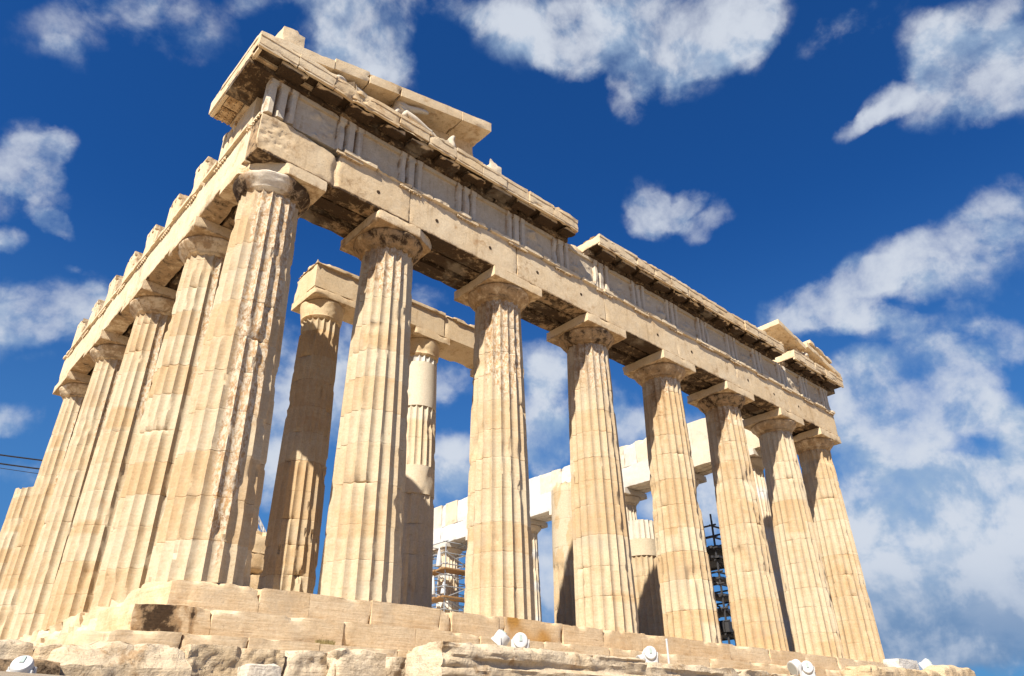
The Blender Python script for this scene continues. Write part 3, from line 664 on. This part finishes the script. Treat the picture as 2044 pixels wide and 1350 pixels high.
# --- pediment remains: raking cornice and tympanum
SL = 0.25
def rake(x0, x1, t0, t1, ya, yb, seed, sgn=1, x_c=-1.63, zc=13.68, tone=.4, chip=.05, res=.1, crust=.1):
    M = MB()
    def ff(V):
        d = (V[:, 0] - x_c) * sgn; V[:, 2] += zc + SL * d; V[:, 2] = np.maximum(V[:, 2], 13.63); return V
    def wf(V, W):
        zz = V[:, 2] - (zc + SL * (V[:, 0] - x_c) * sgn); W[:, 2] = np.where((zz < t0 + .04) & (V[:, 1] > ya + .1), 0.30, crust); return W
    rblock(M, x0 + .006, x1 - .006, ya, yb, t0, t1, res, .010, chip, seed, (tone, .03, crust, 0), ff, wf)
    return part(M, 'raking_cornice_block', M_ENT, smooth=38)
rake(-1.63, .50, -.37, -.02, -1.61, .1, 1001, tone=.2)
rake(.50, 1.62, -.33, .10, -1.60, .1, 1002, tone=.4, chip=.1); rake(1.62, 2.72, -.36, .0, -1.62, .1, 1003, tone=.6)
rake(2.72, 5.05, -.37, .0, -1.61, .1, 1004, tone=.5); rake(5.05, 6.30, -.40, -.02, -1.63, .1, 1005, tone=.3, crust=.04)
for (a, b, s_) in ((.55, 2.7, 1011), (2.75, 5.0, 1012), (5.1, 6.25, 1013)): rake(a, b, .0, .07, -1.55, .0, s_, tone=.9, chip=.06, crust=.2)
for i, (a, b) in enumerate(((1.2, 3.1), (3.1, 4.75), (4.75, 6.22))):
    M = MB()
    def ff(V):
        V[:, 2] = np.minimum(V[:, 2], 13.68 - .38 + SL * (V[:, 0] + 1.63)); return V
    rblock(M, a + .004, b - .004, -.78, -.2, 13.66, 15.6, .13, .01, .04, 1020 + i, (.55, .05, .25, 0), ff); part(M, 'tympanum_block', M_ENT, smooth=38)
XC = 30.47
def raker(x0, x1, t0, t1, ya, yb, seed, **k): return rake(x0, x1, t0, t1, ya, yb, seed, -1, XC, 13.68, **k)
raker(24.55, 26.95, -.42, -.17, -1.63, .3, 1031, tone=.35, chip=.04, crust=.02); raker(26.2, 26.9, -.16, .12, -1.2, .1, 1036, tone=.6, chip=.09)
raker(27.2, 30.5, -.10, .20, -1.62, .2, 1032, tone=.5, chip=.06)
raker(27.55, 30.5, .20, .34, -1.52, .1, 1033, tone=.7, chip=.05); raker(27.55, 29.6, .34, .52, -1.66, .1, 1034, tone=.4, chip=.05)
M = MB(); rblock(M, 25.9, 28.4, -.9, -.1, 13.66, 14.45, .12, .04, .12, 1041, (.5, .05, .2, 0), lambda V: np.stack([V[:, 0], V[:, 1], np.minimum(V[:, 2], 13.68 - .1 + SL * (XC - V[:, 0]))], 1))
part(M, 'tympanum_block', M_ENT, smooth=40)

# --- south flank entablature
for j in range(4):
    a = -0.348 if j == 0 else sy(j); b = sy(4) + 1.0 if j == 3 else sy(j + 1)
    M = MB()
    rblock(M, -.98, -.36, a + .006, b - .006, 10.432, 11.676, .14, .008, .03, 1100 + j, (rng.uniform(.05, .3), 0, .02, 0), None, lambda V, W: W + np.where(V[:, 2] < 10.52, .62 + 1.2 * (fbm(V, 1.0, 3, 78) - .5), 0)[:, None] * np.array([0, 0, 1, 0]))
    rblock(M, -.27, .27, a + .006, b - .006, 10.46, 11.67, .3, .008, .03, 1110 + j, (.4, 0, .02, 0), None, arch_wear_shade); rblock(M, .36, .9, max(a, .95), b - .006, 10.43, 11.676, .3, .008, .03, 1120 + j, (.4, 0, .02, 0), None, arch_wear_shade)
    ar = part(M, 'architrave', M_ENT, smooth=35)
    M = MB(); y = a if j else -.2
    while y < b - .1:
        e = min(b, y + rng.uniform(.7, 1.9)); gap = rng.choice([0, 0, 0, .12])
        rblock(M, -1.08 + rng.uniform(-.01, .02), .4, y + .004 + gap, e - .004, 11.675, 11.79, .12, .006, .035, int(y * 31) + 1200, (.25, 0, .05, 0)); y = e
    part(M, 'taenia', M_ENT, ar)
for i, (a, b) in enumerate(((1.0, 3.0), (3.0, 5.1), (5.1, 7.3), (7.3, 9.5), (9.5, 11.4))):
    M = MB(); rblock(M, .15, .88, a + .005, b - .005, 11.69, 12.95, .3, .01, .05, 1280 + i, (.4, 0, .1, 0)); part(M, 'frieze_backing', M_ENT)
YT = [-.51, 1.585] + sum([[sy(k), .5 * (sy(k) + sy(k + 1))] for k in range(1, 4)], []) + [sy(4)]
for i, c in enumerate(YT):
    if i > 0:
        M = MB(); z1 = ZF1 if i < 2 else 13.06 + rng.uniform(-.06, .06)
        triglyph(M, c, 'y', F_ - .01, .58 if i > 1 else .4, .4225, z1, 1300 + i, rng.uniform(.1, .35), 0, .06)
        if i > 1: rblock(M, F_ + .03, -.36, c - .40, c + .40, ZF0 + .05, z1 + .05, .12, .02, .10, 1310 + i, (.3, 0, .1, 0), s=.1)
        part(M, 'triglyph', M_ENT)
    M = MB(); rblock(M, -1.04, -.985, c - .42, c + .42, 11.60, 11.678, .12, .005, .03, 1330 + i, (.3, 0, .1, 0))
    for q in range(6): gy = c - .42 + (q + .5) * .14; tube(M, (-1.013, gy, 11.602), (-1.013, gy, 11.55), .026, 6, (.4, 0, .2, 0), .036)
    part(M, 'regula', M_ENT)
M = MB(); rblock(M, F_ + .05, F_ + .3, -.1, 1.18, ZF0, ZF1, .1, .02, .03, 1350, (.3, 0, .1, 0)); part(M, 'metope', M_ENT, frieze)

# --- north entablature, much of it new white marble
for j in range(10):
    a = .95 if j == 0 else sy(j); b = sy(j + 1)
    M = MB(); wht = [0, .15, .55, .95, .9, .9, .95, .9, .95, .9][j]
    for k, (xa, xb) in enumerate(((27.96, 28.5), (28.57, 29.1), (29.18, 29.76))):
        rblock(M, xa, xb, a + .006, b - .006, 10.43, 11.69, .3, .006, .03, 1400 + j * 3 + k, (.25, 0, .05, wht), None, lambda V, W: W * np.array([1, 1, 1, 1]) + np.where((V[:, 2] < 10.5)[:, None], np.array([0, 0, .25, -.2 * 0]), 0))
    ar = part(M, 'architrave', M_NEW, smooth=35)
    M = MB(); y = a
    while y < b - .2:
        e = min(b, y + rng.uniform(.8, 1.6)); zt = 13.05 + rng.uniform(-.04, .04) + (.35 if 6 <= j and rng.random() < .3 else 0) - (.55 if j == 0 else 0)
        rblock(M, 27.98 + rng.uniform(0, .05), 28.75, y + .005, e - .005, 11.694, zt, .3, .008, .04, int(y * 17) + 1500, (rng.uniform(0, .5), 0, .04, wht * rng.choice([0, 1, 1, .9, .3]))); y = e
    part(M, 'frieze_backing', M_NEW, ar)
    if j > 0:
        M = MB(); rblock(M, 29.3, 29.78, a + .01, b - .01, 11.70, 13.0, .5, .006, .03, 1600 + j, (.3, 0, .05, .3)); part(M, 'frieze_course', M_NEW, ar)

# ------------------------------------------------------------------ porch behind the front row
porch = thing('inner_porch', 'inner porch of slim weathered columns under a short marble beam behind the front row', 'porch', (4.27, 5.0, .69)); PL = Vector(porch.location)
def wf_p(th, z, W):
    W[:, 0] = np.clip(W[:, 0] + .25, 0, 1.1); W[:, 2] = np.maximum(W[:, 2], .10); return W
PX = (4.29, 8.44, 12.30)
for i, px in enumerate(PX):
    z0 = .69
    if i != 1: M = shaft_mesh(.80, .64, 9.12, 201 + i * 5, wfn=wf_p, chip=1.5)
    else:
        def w2(th, z, W):
            W[:, 0] = np.where(z > 6.6, -.2, np.where(z > 4.9, .7, .4)); W[:, 3] = np.where(z > 8.9, .7, np.where(z > 7.1, .08, 0)); W[:, 2] *= (z < 6.6); return W
        M = shaft_mesh(.80, .64, 9.12, 202, wfn=w2, chip=.9, joints=[.9, 1.9, 2.9, 3.9, 4.9, 5.9, 7.1, 8.88], plain_from=[(7.1, 8.88), (3.9, 4.9)])
    o = M.build('column', M_COL if i != 1 else M_NEW, porch, 32); o.location = Vector((px, 5.0, z0)) - PL
    echinus_mesh(.645, .76, 9.12, 9.81, 210 + i, .05, 0, .55).build('echinus', M_ENT, o, 40); abacus_mesh(.80, 9.812, 10.09, 212 + i, None, .03, 0, .5).build('abacus', M_ENT, o, 30)
for (a, b, sd) in ((PX[0] - .80, 6.35, 1), (6.35, 8.95, 2), (8.95, 12.55, 3)):
    M = MB(); rblock(M, a + .004, b - .004, 4.21, 5.7, 10.785, 11.66, .12, .008, .04, 220 + sd, (.45, .03, .04, .0))
    bm = M.build('beam', M_ENT, porch, 35); bm.location = -PL
    M = MB(); rblock(M, a - .05, b - .004, 4.13, 5.6, 11.663, 11.79, .12, .012, .09, 230 + sd, (.5, .1, .15, 0)); rg = M.build('taenia', M_ENT, bm, 35)
# free broken columns of the porch
def stump(x, y, h, seed, label, wfn, amp, joints=None, plain_from=None, r1=.64, mat=None, fn=None):
    o = thing('broken_column', label, 'column', (x, y, .69))
    M = shaft_mesh(.82, r1, h, seed, wfn=wfn, chip=1.3, joints=joints, plain_from=plain_from, top_cut=lambda c, s: broken(c, s, h - amp / 2, amp, seed))
    M.build('shaft', mat or M_COL, o, 32); return o
def w4(th, z, W):
    a = (np.degrees(th) + 180) % 360 - 180; n = fbm(np.stack([np.cos(th), np.sin(th), z * .5], 1), 1.6, 3, 5)
    W[:, 0] = np.where((z > 2.2) & (n > .42), -.2, .6); W[:, 3] = np.where((z > 2.2) & (n > .42), .05, 0); W[:, 2] *= .6; return W
stump(16.25, 5.0, 6.35, 241, 'broken porch column patched with smooth pale marble, seen left of the fourth front column', w4, .9, [1.0, 2.0, 3.3, 4.4, 5.5], [(2.6, 5.8)])
def w5(th, z, W):
    W[:, 0] = np.where(z > 3.55, -.3, .6); W[:, 3] = np.where(z > 4.28, .35, np.where(z > 3.55, .05, 0)); W[:, 2] *= (z < 3.55); return W
stump(20.75, 5.0, 5.12, 242, 'broken porch column capped with two new cream marble drums', w5, .03, [1.0, 1.8, 2.7, 3.55, 4.28], [(3.55, 4.28)], r1=.66)
# broken wall of the inner hall
wl = thing('broken_wall', 'rough broken end of the inner hall wall behind the corner column', 'wall', (4.6, 8.6, .69)); WL = Vector(wl.location)
for i, (z0, z1, dx_) in enumerate(((.69, 1.5, 0), (1.5, 2.15, .12), (2.15, 2.8, -.05), (2.8, 3.55, .08))):
    M = MB(); rblock(M, 4.0 + dx_, 5.35 + dx_ * .5, 8.2, 11.0 + i * .2, z0 + .004, z1 - .004, .13, .06, .14, 260 + i, (.6, .1, .25, 0), s=.14)
    o = M.build('wall_block', M_ENT, wl, 40); o.location = -WL

# ------------------------------------------------------------------ pediment sculpture
def skin(name, chain, edges, parent=None, mat=M_STAT, sub=2):
    me = bpy.data.meshes.new(name); me.from_pydata([c[:3] for c in chain], edges, []); o = bpy.data.objects.new(name, me); COL.objects.link(o)
    sm = o.modifiers.new('skin', 'SKIN')
    for i, c in enumerate(chain): me.skin_vertices[0].data[i].radius = (c[3], c[3])
    me.skin_vertices[0].data[0].use_root = True
    o.modifiers.new('sub', 'SUBSURF').levels = sub; o.modifiers['sub'].render_levels = sub
    bpy.context.view_layer.update(); dg = bpy.context.evaluated_depsgraph_get()
    nm = bpy.data.meshes.new_from_object(o.evaluated_get(dg)); o.modifiers.clear(); o.data = nm
    nm.materials.clear(); nm.materials.append(mat); nm.polygons.foreach_set('use_smooth', [True] * len(nm.polygons))
    at = nm.color_attributes.new("wear", 'FLOAT_COLOR', 'POINT'); at.data.foreach_set('color', np.tile(np.array([.3, .05, .12, .1], np.float32), len(nm.vertices)))
    if parent: o.parent = parent
    return o
def rep(label, cat, name, loc, chain, edges, rz=0):
    o = skin(name, chain, edges); o.location = loc; o.rotation_euler = (0, 0, rz); return tag(o, label, cat)
rep('reclining marble figure with one arm stretched out, in the gable under the roof slope', 'statue', 'reclining_statue', (2.98, -1.28, 13.62),
    [(.02, .05, .16, .24), (-.06, .03, .46, .22), (-.10, .02, .66, .20), (-.16, 0, .86, .09), (-.22, -.02, .98, .13),
     (.16, -.06, .70, .13), (.44, -.14, .80, .10), (.72, -.20, .86, .075), (.84, -.22, .84, .05),
     (.10, -.16, .34, .17), (.42, -.24, .20, .13), (.80, -.30, .05, .08), (.94, -.34, .03, .055),
     (-.22, -.10, .40, .10), (-.30, -.16, .14, .07), (.30, .10, .22, .16), (.70, .08, .12, .10)],
    [(0, 1), (1, 2), (2, 3), (3, 4), (2, 5), (5, 6), (6, 7), (7, 8), (0, 9), (9, 10), (10, 11), (11, 12), (1, 13), (13, 14), (0, 15), (15, 16)])
rep('marble horse head with arched neck at the cornice edge, nearest the near corner', 'statue', 'horse_head', (.98, -1.28, 13.60),
    [(.10, .14, -.05, .20), (.0, .04, .12, .19), (-.12, -.12, .20, .16), (-.26, -.22, .12, .12), (-.36, -.28, .02, .10), (-.02, .02, .30, .045), (.08, .06, .29, .045)], [(0, 1), (1, 2), (2, 3), (3, 4), (1, 5), (1, 6)])
rep('long flat wedge of a marble horse head resting along the cornice under the slope', 'statue', 'horse_head', (1.62, -1.33, 13.62),
    [(-.50, -.06, .10, .15), (-.25, -.02, .15, .17), (.05, .0, .12, .15), (.36, .02, .04, .10), (.56, .04, -.01, .06), (-.42, .02, .27, .04)], [(0, 1), (1, 2), (2, 3), (3, 4), (0, 5)])
rep('broken marble horse head at the far right end of the gable', 'statue', 'horse_head', (27.4, -1.25, 13.75),
    [(.2, .1, -.05, .2), (.05, 0, .2, .2), (-.1, -.1, .32, .17), (-.3, -.2, .22, .13), (-.45, -.28, .08, .1), (.0, .05, .45, .05)], [(0, 1), (1, 2), (2, 3), (3, 4), (2, 5)])
rep('small rounded marble head fragment on the cornice before the seated fragment', 'statue', 'head_fragment', (4.10, -1.38, 13.60),
    [(.12, .04, .0, .13), (.0, .0, .12, .16), (-.10, -.04, .20, .11), (-.18, -.08, .10, .08)], [(0, 1), (1, 2), (2, 3)])
rep('broken seated marble figure, only raised knees and lap left, under the slope end', 'statue', 'seated_statue', (4.72, -1.30, 13.62),
    [(.10, .10, .20, .20), (.14, .08, .42, .15), (-.18, -.04, .16, .13), (-.42, -.10, .08, .09), (.02, -.12, .42, .10), (.16, -.16, .62, .06), (.06, -.2, .16, .11), (.10, -.22, -.02, .09), (.30, .0, .10, .13)],
    [(0, 1), (0, 2), (2, 3), (0, 4), (4, 5), (4, 6), (6, 7), (0, 8)])
# loose blocks left on the roof edge
def loose(name, label, cat, b, seed, mat=M_ENT, amp=.05, chip=.12, rnd=.25, wear=(.4, .05, .1, 0), res=.07, fn=None, s=.1, sm=40, wfn=None, nf=1.2):
    M = MB(); c = Vector(((b[0] + b[1]) / 2, (b[2] + b[3]) / 2, b[4]))
    rblock(M, *b, res=res, amp=amp, chip=chip, seed=seed, wear=wear, fn=fn, s=s, rnd=rnd, wfn=wfn, nf=nf)
    M.v[0] = M.v[0] - np.array(c); o = M.build(name, mat, None, sm); o.location = c; return tag(o, label, cat)
def roofb(V): V[:, 2] += .22 * (V[:, 0] + .7) - .1 * (V[:, 2] > 14.35) * (V[:, 0] > -.6); return V
loose('loose_block', 'small worn block perched on the highest near corner of the roof', 'block', (-1.05, -.38, -1.45, -.8, 13.84, 14.62), 301, fn=roofb, rnd=.1, chip=.09, amp=.03)
loose('loose_block', 'small pale block on the cornice just past the broken roof slope', 'block', (6.35, 6.85, -1.5, -.9, 13.68, 14.22), 302, wear=(.2, 0, .05, .2))
loose('loose_block', 'rough lump on the cornice between the two right roof slabs', 'block', (26.5, 27.3, -1.35, -.8, 13.70, 14.25), 303)

# ------------------------------------------------------------------ rocks in front of the steps
def rocky(a, f1=1.6, f2=5.0, lay=0.0, seed=0):
    def f(V):
        c = V.mean(0); d = V - c; d = d / (np.linalg.norm(d, axis=1)[:, None] + 1e-6)
        n = (np.abs(fbm(V, f1, 4, seed) - .5) * 2); m = fbm(V, f2, 4, seed + 3) - .5
        V = V + d * ((-n * .9 + .15) * a + m * a * .55)[:, None]
        if lay: V[:, 1] += (fbm(V * (0.3, 0.3, 6), 1.5, 3, seed + 9) - .5) * lay
        return V
    return f
def rw(V, W):
    n = fbm(V * (1, 1, 2.2), 1.6, 4, 21); W[:, 2] = np.clip((n - .44) * 2.0, 0, .4) * (V[:, 1] < V[:, 1].min() + .35); return W
def leftrock(V):
    k = np.clip((V[:, 2] + 1.72) / .3, 0, 1); V[:, 1] += k * .22 * (V[:, 1] < -2.9); V[:, 2] -= np.clip((-2.2 - V[:, 0]) / .9, 0, 1) * .10 * (V[:, 2] > -1.7)
    return rocky(.12, 2.0, 7.0, 0, 5)(V)
loose('corner_rock', 'big rough hewn rock at the near corner below the black stained step', 'rock', (-2.95, -1.06, -3.35, -2.43, -3.2, -1.37), 311, M_ROCK, .05, .1, .25, (.4, 0, .1, 0), .05, leftrock, wfn=rw)
loose('long_boulder', 'long pale weathered boulder lying across the bottom centre', 'rock', (2.85, 8.75, -4.2, -3.0, -2.6, -1.10), 312, M_ROCK, .04, .1, .14, (.35, 0, .05, 0), .045, rocky(.11, 1.5, 5.0, .26, 8), wfn=rw)
loose('flat_rock', 'low flat grey rock behind the right end of the long boulder', 'rock', (7.6, 16.2, -3.75, -2.95, -2.6, -1.10), 313, M_ROCK, .05, .1, .15, (.4, 0, .04, 0), .07, rocky(.10, 1.2, 4.0, .22, 11), wfn=rw)
loose('split_rock', 'rough rounded block set in the foundation row left of the long boulder', 'rock', (1.34, 2.46, -3.25, -2.87, -3.0, -1.24), 314, M_ROCK, .04, .1, .3, (.35, 0, .06, 0), .05, rocky(.08, 2.0, 7.0, 0, 14))
loose('small_stone', 'small pale stone leaning on the foundation blocks at the bottom edge', 'rock', (-.28, .36, -3.45, -2.98, -2.4, -1.58), 315, M_ROCK, .03, .08, .5, (.1, 0, 0, .3), .05, rocky(.07, 2.0, 6.0, 0, 15))
loose('small_stone', 'grey tilted stone beside the white lamp at bottom left', 'rock', (-3.05, -2.72, -2.9, -2.3, -2.4, -1.42), 316, M_ROCK, .03, .08, .4, (.5, 0, .1, 0), .05, rocky(.06, 2.0, 6.0, 0, 16))
loose('flat_rock', 'flat grey slab at the lower left edge above the white lamp', 'rock', (-3.9, -3.02, -2.6, -.6, -2.6, -1.36), 317, M_ROCK, .04, .1, .3, (.35, 0, .1, 0), .07, rocky(.08, 1.5, 5.0, .08, 17))
loose('dark_block', 'dark mossy block behind the white lamp in the lower left corner', 'rock', (-4.3, -2.85, -3.6, -3.0, -3.0, -1.70), 318, M_ROCK, .03, .06, .1, (.6, 0, .75, 0), .06, rocky(.03, 2, 7, 0, 18))
loose('ochre_rock', 'ochre brown rugged rock in front of the far right column', 'rock', (18.3, 22.4, -4.9, -3.9, -2.7, -.80), 319, M_ROCK, .05, .1, .35, (1.1, .1, .2, 0), .09, rocky(.18, 1.5, 4.5, .1, 19))
loose('ochre_rock', 'brown rounded rock right of the last column, left of the lone rock', 'rock', (22.3, 24.4, -4.8, -3.9, -2.7, -.74), 320, M_ROCK, .05, .1, .4, (.9, .1, .15, 0), .09, rocky(.15, 1.6, 4.5, .1, 20))
loose('lone_rock', 'tan rock standing against the sky at the lower right', 'rock', (25.3, 28.8, -4.5, -3.7, -2.7, -.44), 321, M_ROCK, .05, .1, .45, (.7, .05, .1, 0), .09, rocky(.20, 1.3, 4.0, .05, 22))
loose('grey_slab', 'thin grey marble slab lying right of the last column', 'block', (24.6, 26.3, -3.3, -2.7, -.9, -.20), 322, M_ROCK, .03, .06, .15, (.1, 0, 0, .75), .08)

# ------------------------------------------------------------------ floodlights
def lamp_parts(root, tilt, yaw):
    X = Matrix.Rotation(yaw, 4, 'Z') @ Matrix.Rotation(-tilt, 4, 'X')     # local +Y is the beam
    up = Matrix.Rotation(-math.pi / 2, 4, 'X')
    ctr = Matrix.Translation((0, 0, .40))
    M = MB(); A = ctr @ X @ up
    lathe(M, [(.02, -.205), (.15, -.20), (.185, -.185), (.205, -.15), (.21, -.06), (.21, .10)], 24, xf=A); M.build('housing', M_WHITE, root, 35)
    M = MB(); lathe(M, [(.205, .06), (.235, .065), (.235, .10), (.235, .13), (.20, .135)], 24, xf=A); M.build('rim', M_WHITE, root, 35)
    M = MB(); lathe(M, [(.04, .128), (.198, .132), (.198, .142), (.04, .142)], 24, xf=A); M.build('glass', M_GREY, root, 35)
    M = MB(); rblock(M, -.04, .04, -.225, -.19, -.03, .13, .1, 0, 0, 1, fn=lambda V: np.array([tuple(ctr @ X @ Vector(p)) for p in V])); M.build('latch', M_LATCH, root)
    for s in (-1, 1):
        M = MB(); q = Matrix.Rotation(yaw, 4, 'Z')
        rblock(M, s * .245 - .012, s * .245 + .012, -.04, .04, .03, .46, .3, 0, 0, 2, fn=lambda V: np.array([tuple(q @ Vector(p)) for p in V])); M.build('bracket_arm', M_WHITE, root)
    M = MB(); sk = .40 if yaw < 0 else .1; rblock(M, -.24, .24, -.15, .12, -.03, sk, .1, 0, .02, 3, fn=lambda V: np.array([tuple(Matrix.Rotation(yaw, 4, 'Z') @ Vector(p)) for p in V])); M.build('base', M_WHITE, root)
FL = [((6.12, -2.14, -1.07), .9, .7, 'white floodlight turned sideways, left one of the pair under the orange step stone', .95),
      ((6.72, -2.14, -1.07), .15, -.68, 'round backed white floodlight, right one of the pair under the orange step stone', .95),
      ((11.42, -2.16, -1.07), .2, -.75, 'white floodlight with a side arm beside the thin white post', .95),
      ((10.98, -2.18, -1.10), .3, 1.3, 'white floodlight tipped to the left, close to the thin white post', .6),
      ((19.75, -2.18, -1.10), .2, -.9, 'white floodlight in front of the seventh column, right of its twin', 1.1),
      ((18.98, -2.18, -1.10), .4, 1.2, 'white floodlight tilted left in front of the sixth column, left of its twin', 1.1),
      ((26.9, -3.35, -.86), .6, .2, 'white floodlight beyond the last column beside the grey slab', 1.25),
      ((-3.34, -3.75, -2.12), .75, -.5, 'large white floodlight in the lower left corner before the dark block', .72)]
for loc, tilt, yaw, lab, sc in FL:
    r = thing('floodlight', lab, 'floodlight', loc, 0, 'white floodlights along the steps'); lamp_parts(r, tilt, yaw); r.scale = (sc * .86, sc * .86, sc * .92)
M = MB(); tube(M, (0, 0, 0), (0, 0, .78), .028, 10); tube(M, (0, 0, .78), (0, 0, .82), .034, 10)
o = M.build('marker_post', M_WHITE); o.location = (12.22, -2.16, -1.10); tag(o, 'thin white post standing on the steps below the fifth column', 'post')

# ------------------------------------------------------------------ dry grass tufts on the steps
def tuft(loc, n, h, sp, seed, label):
    rg = random.Random(seed); M = MB()
    for i in range(n):
        a = rg.uniform(0, 6.28); r = sp * math.sqrt(rg.random()); x, y = r * math.cos(a), r * .5 * math.sin(a); hh = h * rg.uniform(.5, 1); lx, ly = rg.uniform(-.5, .5) * hh, rg.uniform(-.5, .3) * hh; wd = .006
        p = [(x - wd, y, 0), (x + wd, y, 0), (x + lx * .4 + wd * .7, y + ly * .4, hh * .6), (x + lx * .4 - wd * .7, y + ly * .4, hh * .6), (x + lx, y + ly, hh)]
        M.add(p, [(0, 1, 2, 3), (3, 2, 4)])
    o = M.build('grass_tuft', M_GRASS); o.location = loc; return tag(o, label, 'grass')
tuft((1.66, -2.3, -1.11), 260, .10, .2, 1, 'low round tuft of dry grass on the lowest step, left of the long boulder')
tuft((3.62, -2.6, -1.33), 90, .32, .12, 2, 'taller dry grass stalks against the lowest step beside the long boulder')

# ------------------------------------------------------------------ scaffolds
def scaffold(name, label, x0, x1, y0, y1, z0, z1, nx, ny_, lift, mat, r, plat, seed, double=False, pmat=M_WOOD):
    rt = thing(name, label, 'scaffold', (x0, y0, z0)); O = Vector(rt.location); rg = random.Random(seed)
    def put(M, nm, mt):
        o = M.build(nm, mt, rt); o.location = -O
    X = np.linspace(x0, x1, nx); Y = np.linspace(y0, y1, ny_); zs = np.arange(z0 + lift, z1 + .01, lift)
    for x in X:
        for y in Y:
            if 0 < list(X).index(x) < nx - 1 and 0 < list(Y).index(y) < ny_ - 1: continue
            M = MB(); tube(M, (x, y, z0), (x, y, z1 + rg.uniform(.1, 1.1)), r)
            if double: tube(M, (x + .18, y + .1, z0), (x + .18, y + .1, z1), r)
            put(M, 'standard', mat)
    for z in zs:
        M = MB()
        for zz in (z, z + lift * .5):
            for y in Y: tube(M, (x0 - .25, y, zz), (x1 + .25, y, zz + rg.uniform(-.03, .03)), r * .9)
            for x in X: tube(M, (x, y0 - .25, zz + .04), (x, y1 + .25, zz + .04), r * .9)
        put(M, 'ledger', mat)
    for i, z in enumerate(zs[:-1]):
        M = MB(); a, b = (x0, x1) if i % 2 else (x1, x0)
        tube(M, (a, y0 - .04, z), (b, y0 - .04, z + lift), r * .9); tube(M, (x0 - .04, y0, z), (x0 - .04, y1, z + lift), r * .9); put(M, 'brace', mat)
    for (z, xa, xb, ya, yb, th) in plat:
        M = MB(); n = max(2, int((yb - ya) / .25))
        for i in range(n):
            q = ya + (yb - ya) * i / n; rblock(M, xa + rg.uniform(-.2, .2), xb + rg.uniform(-.2, .2), q + .01, q + (yb - ya) / n - .01, z, z + th, 1.0, 0, 0, i)
        put(M, 'platform', pmat)
    return rt
scaffold('scaffold', 'grey tube scaffold with brown plank decks around a far white column', 26.9, 30.8, 27.3, 31.6, 0, 9.6, 3, 3, 1.55, M_STEEL, .045,
         [(8.12, 26.6, 31, 27.0, 28.3, .09), (8.12, 26.6, 27.8, 28.3, 31.8, .09), (6.2, 26.6, 31, 27.0, 28.2, .1), (6.2, 26.6, 27.8, 28.2, 31.8, .1), (9.4, 26.4, 27.6, 30, 32.8, .12)], 3)
scaffold('scaffold', 'black stair scaffold tower seen between the fifth and sixth front columns', 31.4, 33.6, 8.0, 10.4, -1.7, 8.4, 2, 2, 1.3, M_DARK, .06,
         [(6.75, 31, 33.8, 7.7, 10.6, .14), (6.2, 31, 33.8, 7.7, 10.6, .12), (2.3, 31, 33.8, 7.7, 10.6, .5), (5.1, 31.2, 33.4, 7.9, 9.2, .12), (4.2, 31.2, 33.4, 7.9, 9.2, .12), (3.4, 31.2, 33.4, 7.9, 10.2, .12)], 4, True, M_DARK)
for i, (px_, py_, pz_, lab) in enumerate(((26.85, 28.0, 8.21, 'closed white parasol on the upper scaffold deck beside the white column'), (26.75, 28.5, 6.3, 'closed white parasol on the lower scaffold deck, left one of two'), (27.1, 27.7, 6.3, 'closed white parasol on the lower scaffold deck, right one of two'))):
    rt = thing('closed_parasol', lab, 'parasol', (px_, py_, pz_), 0, 'closed white parasols on the scaffold'); hh = (1.5, 1.5, 1.0)[i]
    M = MB(); tube(M, (0, 0, 0), (0, 0, hh), .025, 8); M.build('pole', M_STEEL, rt)
    M = MB(); lathe(M, [(.20, .22), (.22, .26), (.17, hh * .55), (.10, hh * .85), (.03, hh + .05)], 16, noise=.5, seed=i); M.build('canopy', M_WHITE, rt, 40)
# white crane jib beyond the corner column
M = MB()
for (dy, dz) in ((0, 0), (.5, 0), (.25, .45)): tube(M, (13.2, 30 + dy, 10.75 + dz), (15.0, 30 + dy, 8.3 + dz), .05, 6)
for i in range(9):
    t = i / 8; x = 13.2 + 1.8 * t; z = 10.75 - 2.45 * t; tube(M, (x, 30, z), (x, 30.25, z + .45), .03, 5); tube(M, (x, 30.25, z + .45), (x + .2, 30.5, z - .27), .03, 5)
tube(M, (15.0, 30.25, 8.5), (15.0, 30.25, -.1), .15, 8)
o = M.build('crane', M_WHITE); tag(o, 'white lattice crane jib showing in the gap behind the corner column', 'crane')
# wires at the far left
for i, (za, zb, r, lab) in enumerate(((13.66, 14.9, .05, 'black cable at the far left, top one of three'), (13.22, 14.2, .05, 'black cable at the far left, thick lower one'), (13.08, 13.75, .02, 'thin black wire sagging just below the two thick cables'))):
    M = MB(); n = 14; pts = [(-8 + 18 * k / n, 40, za + (zb - za) * k / n * 1.0 - .25 * math.sin(math.pi * k / n)) for k in range(n + 1)]
    for p, q in zip(pts[:-1], pts[1:]): tube(M, p, q, r, 6)
    tag(M.build('overhead_cable', M_CABLE), lab, 'cable', 'black cables at the far left')
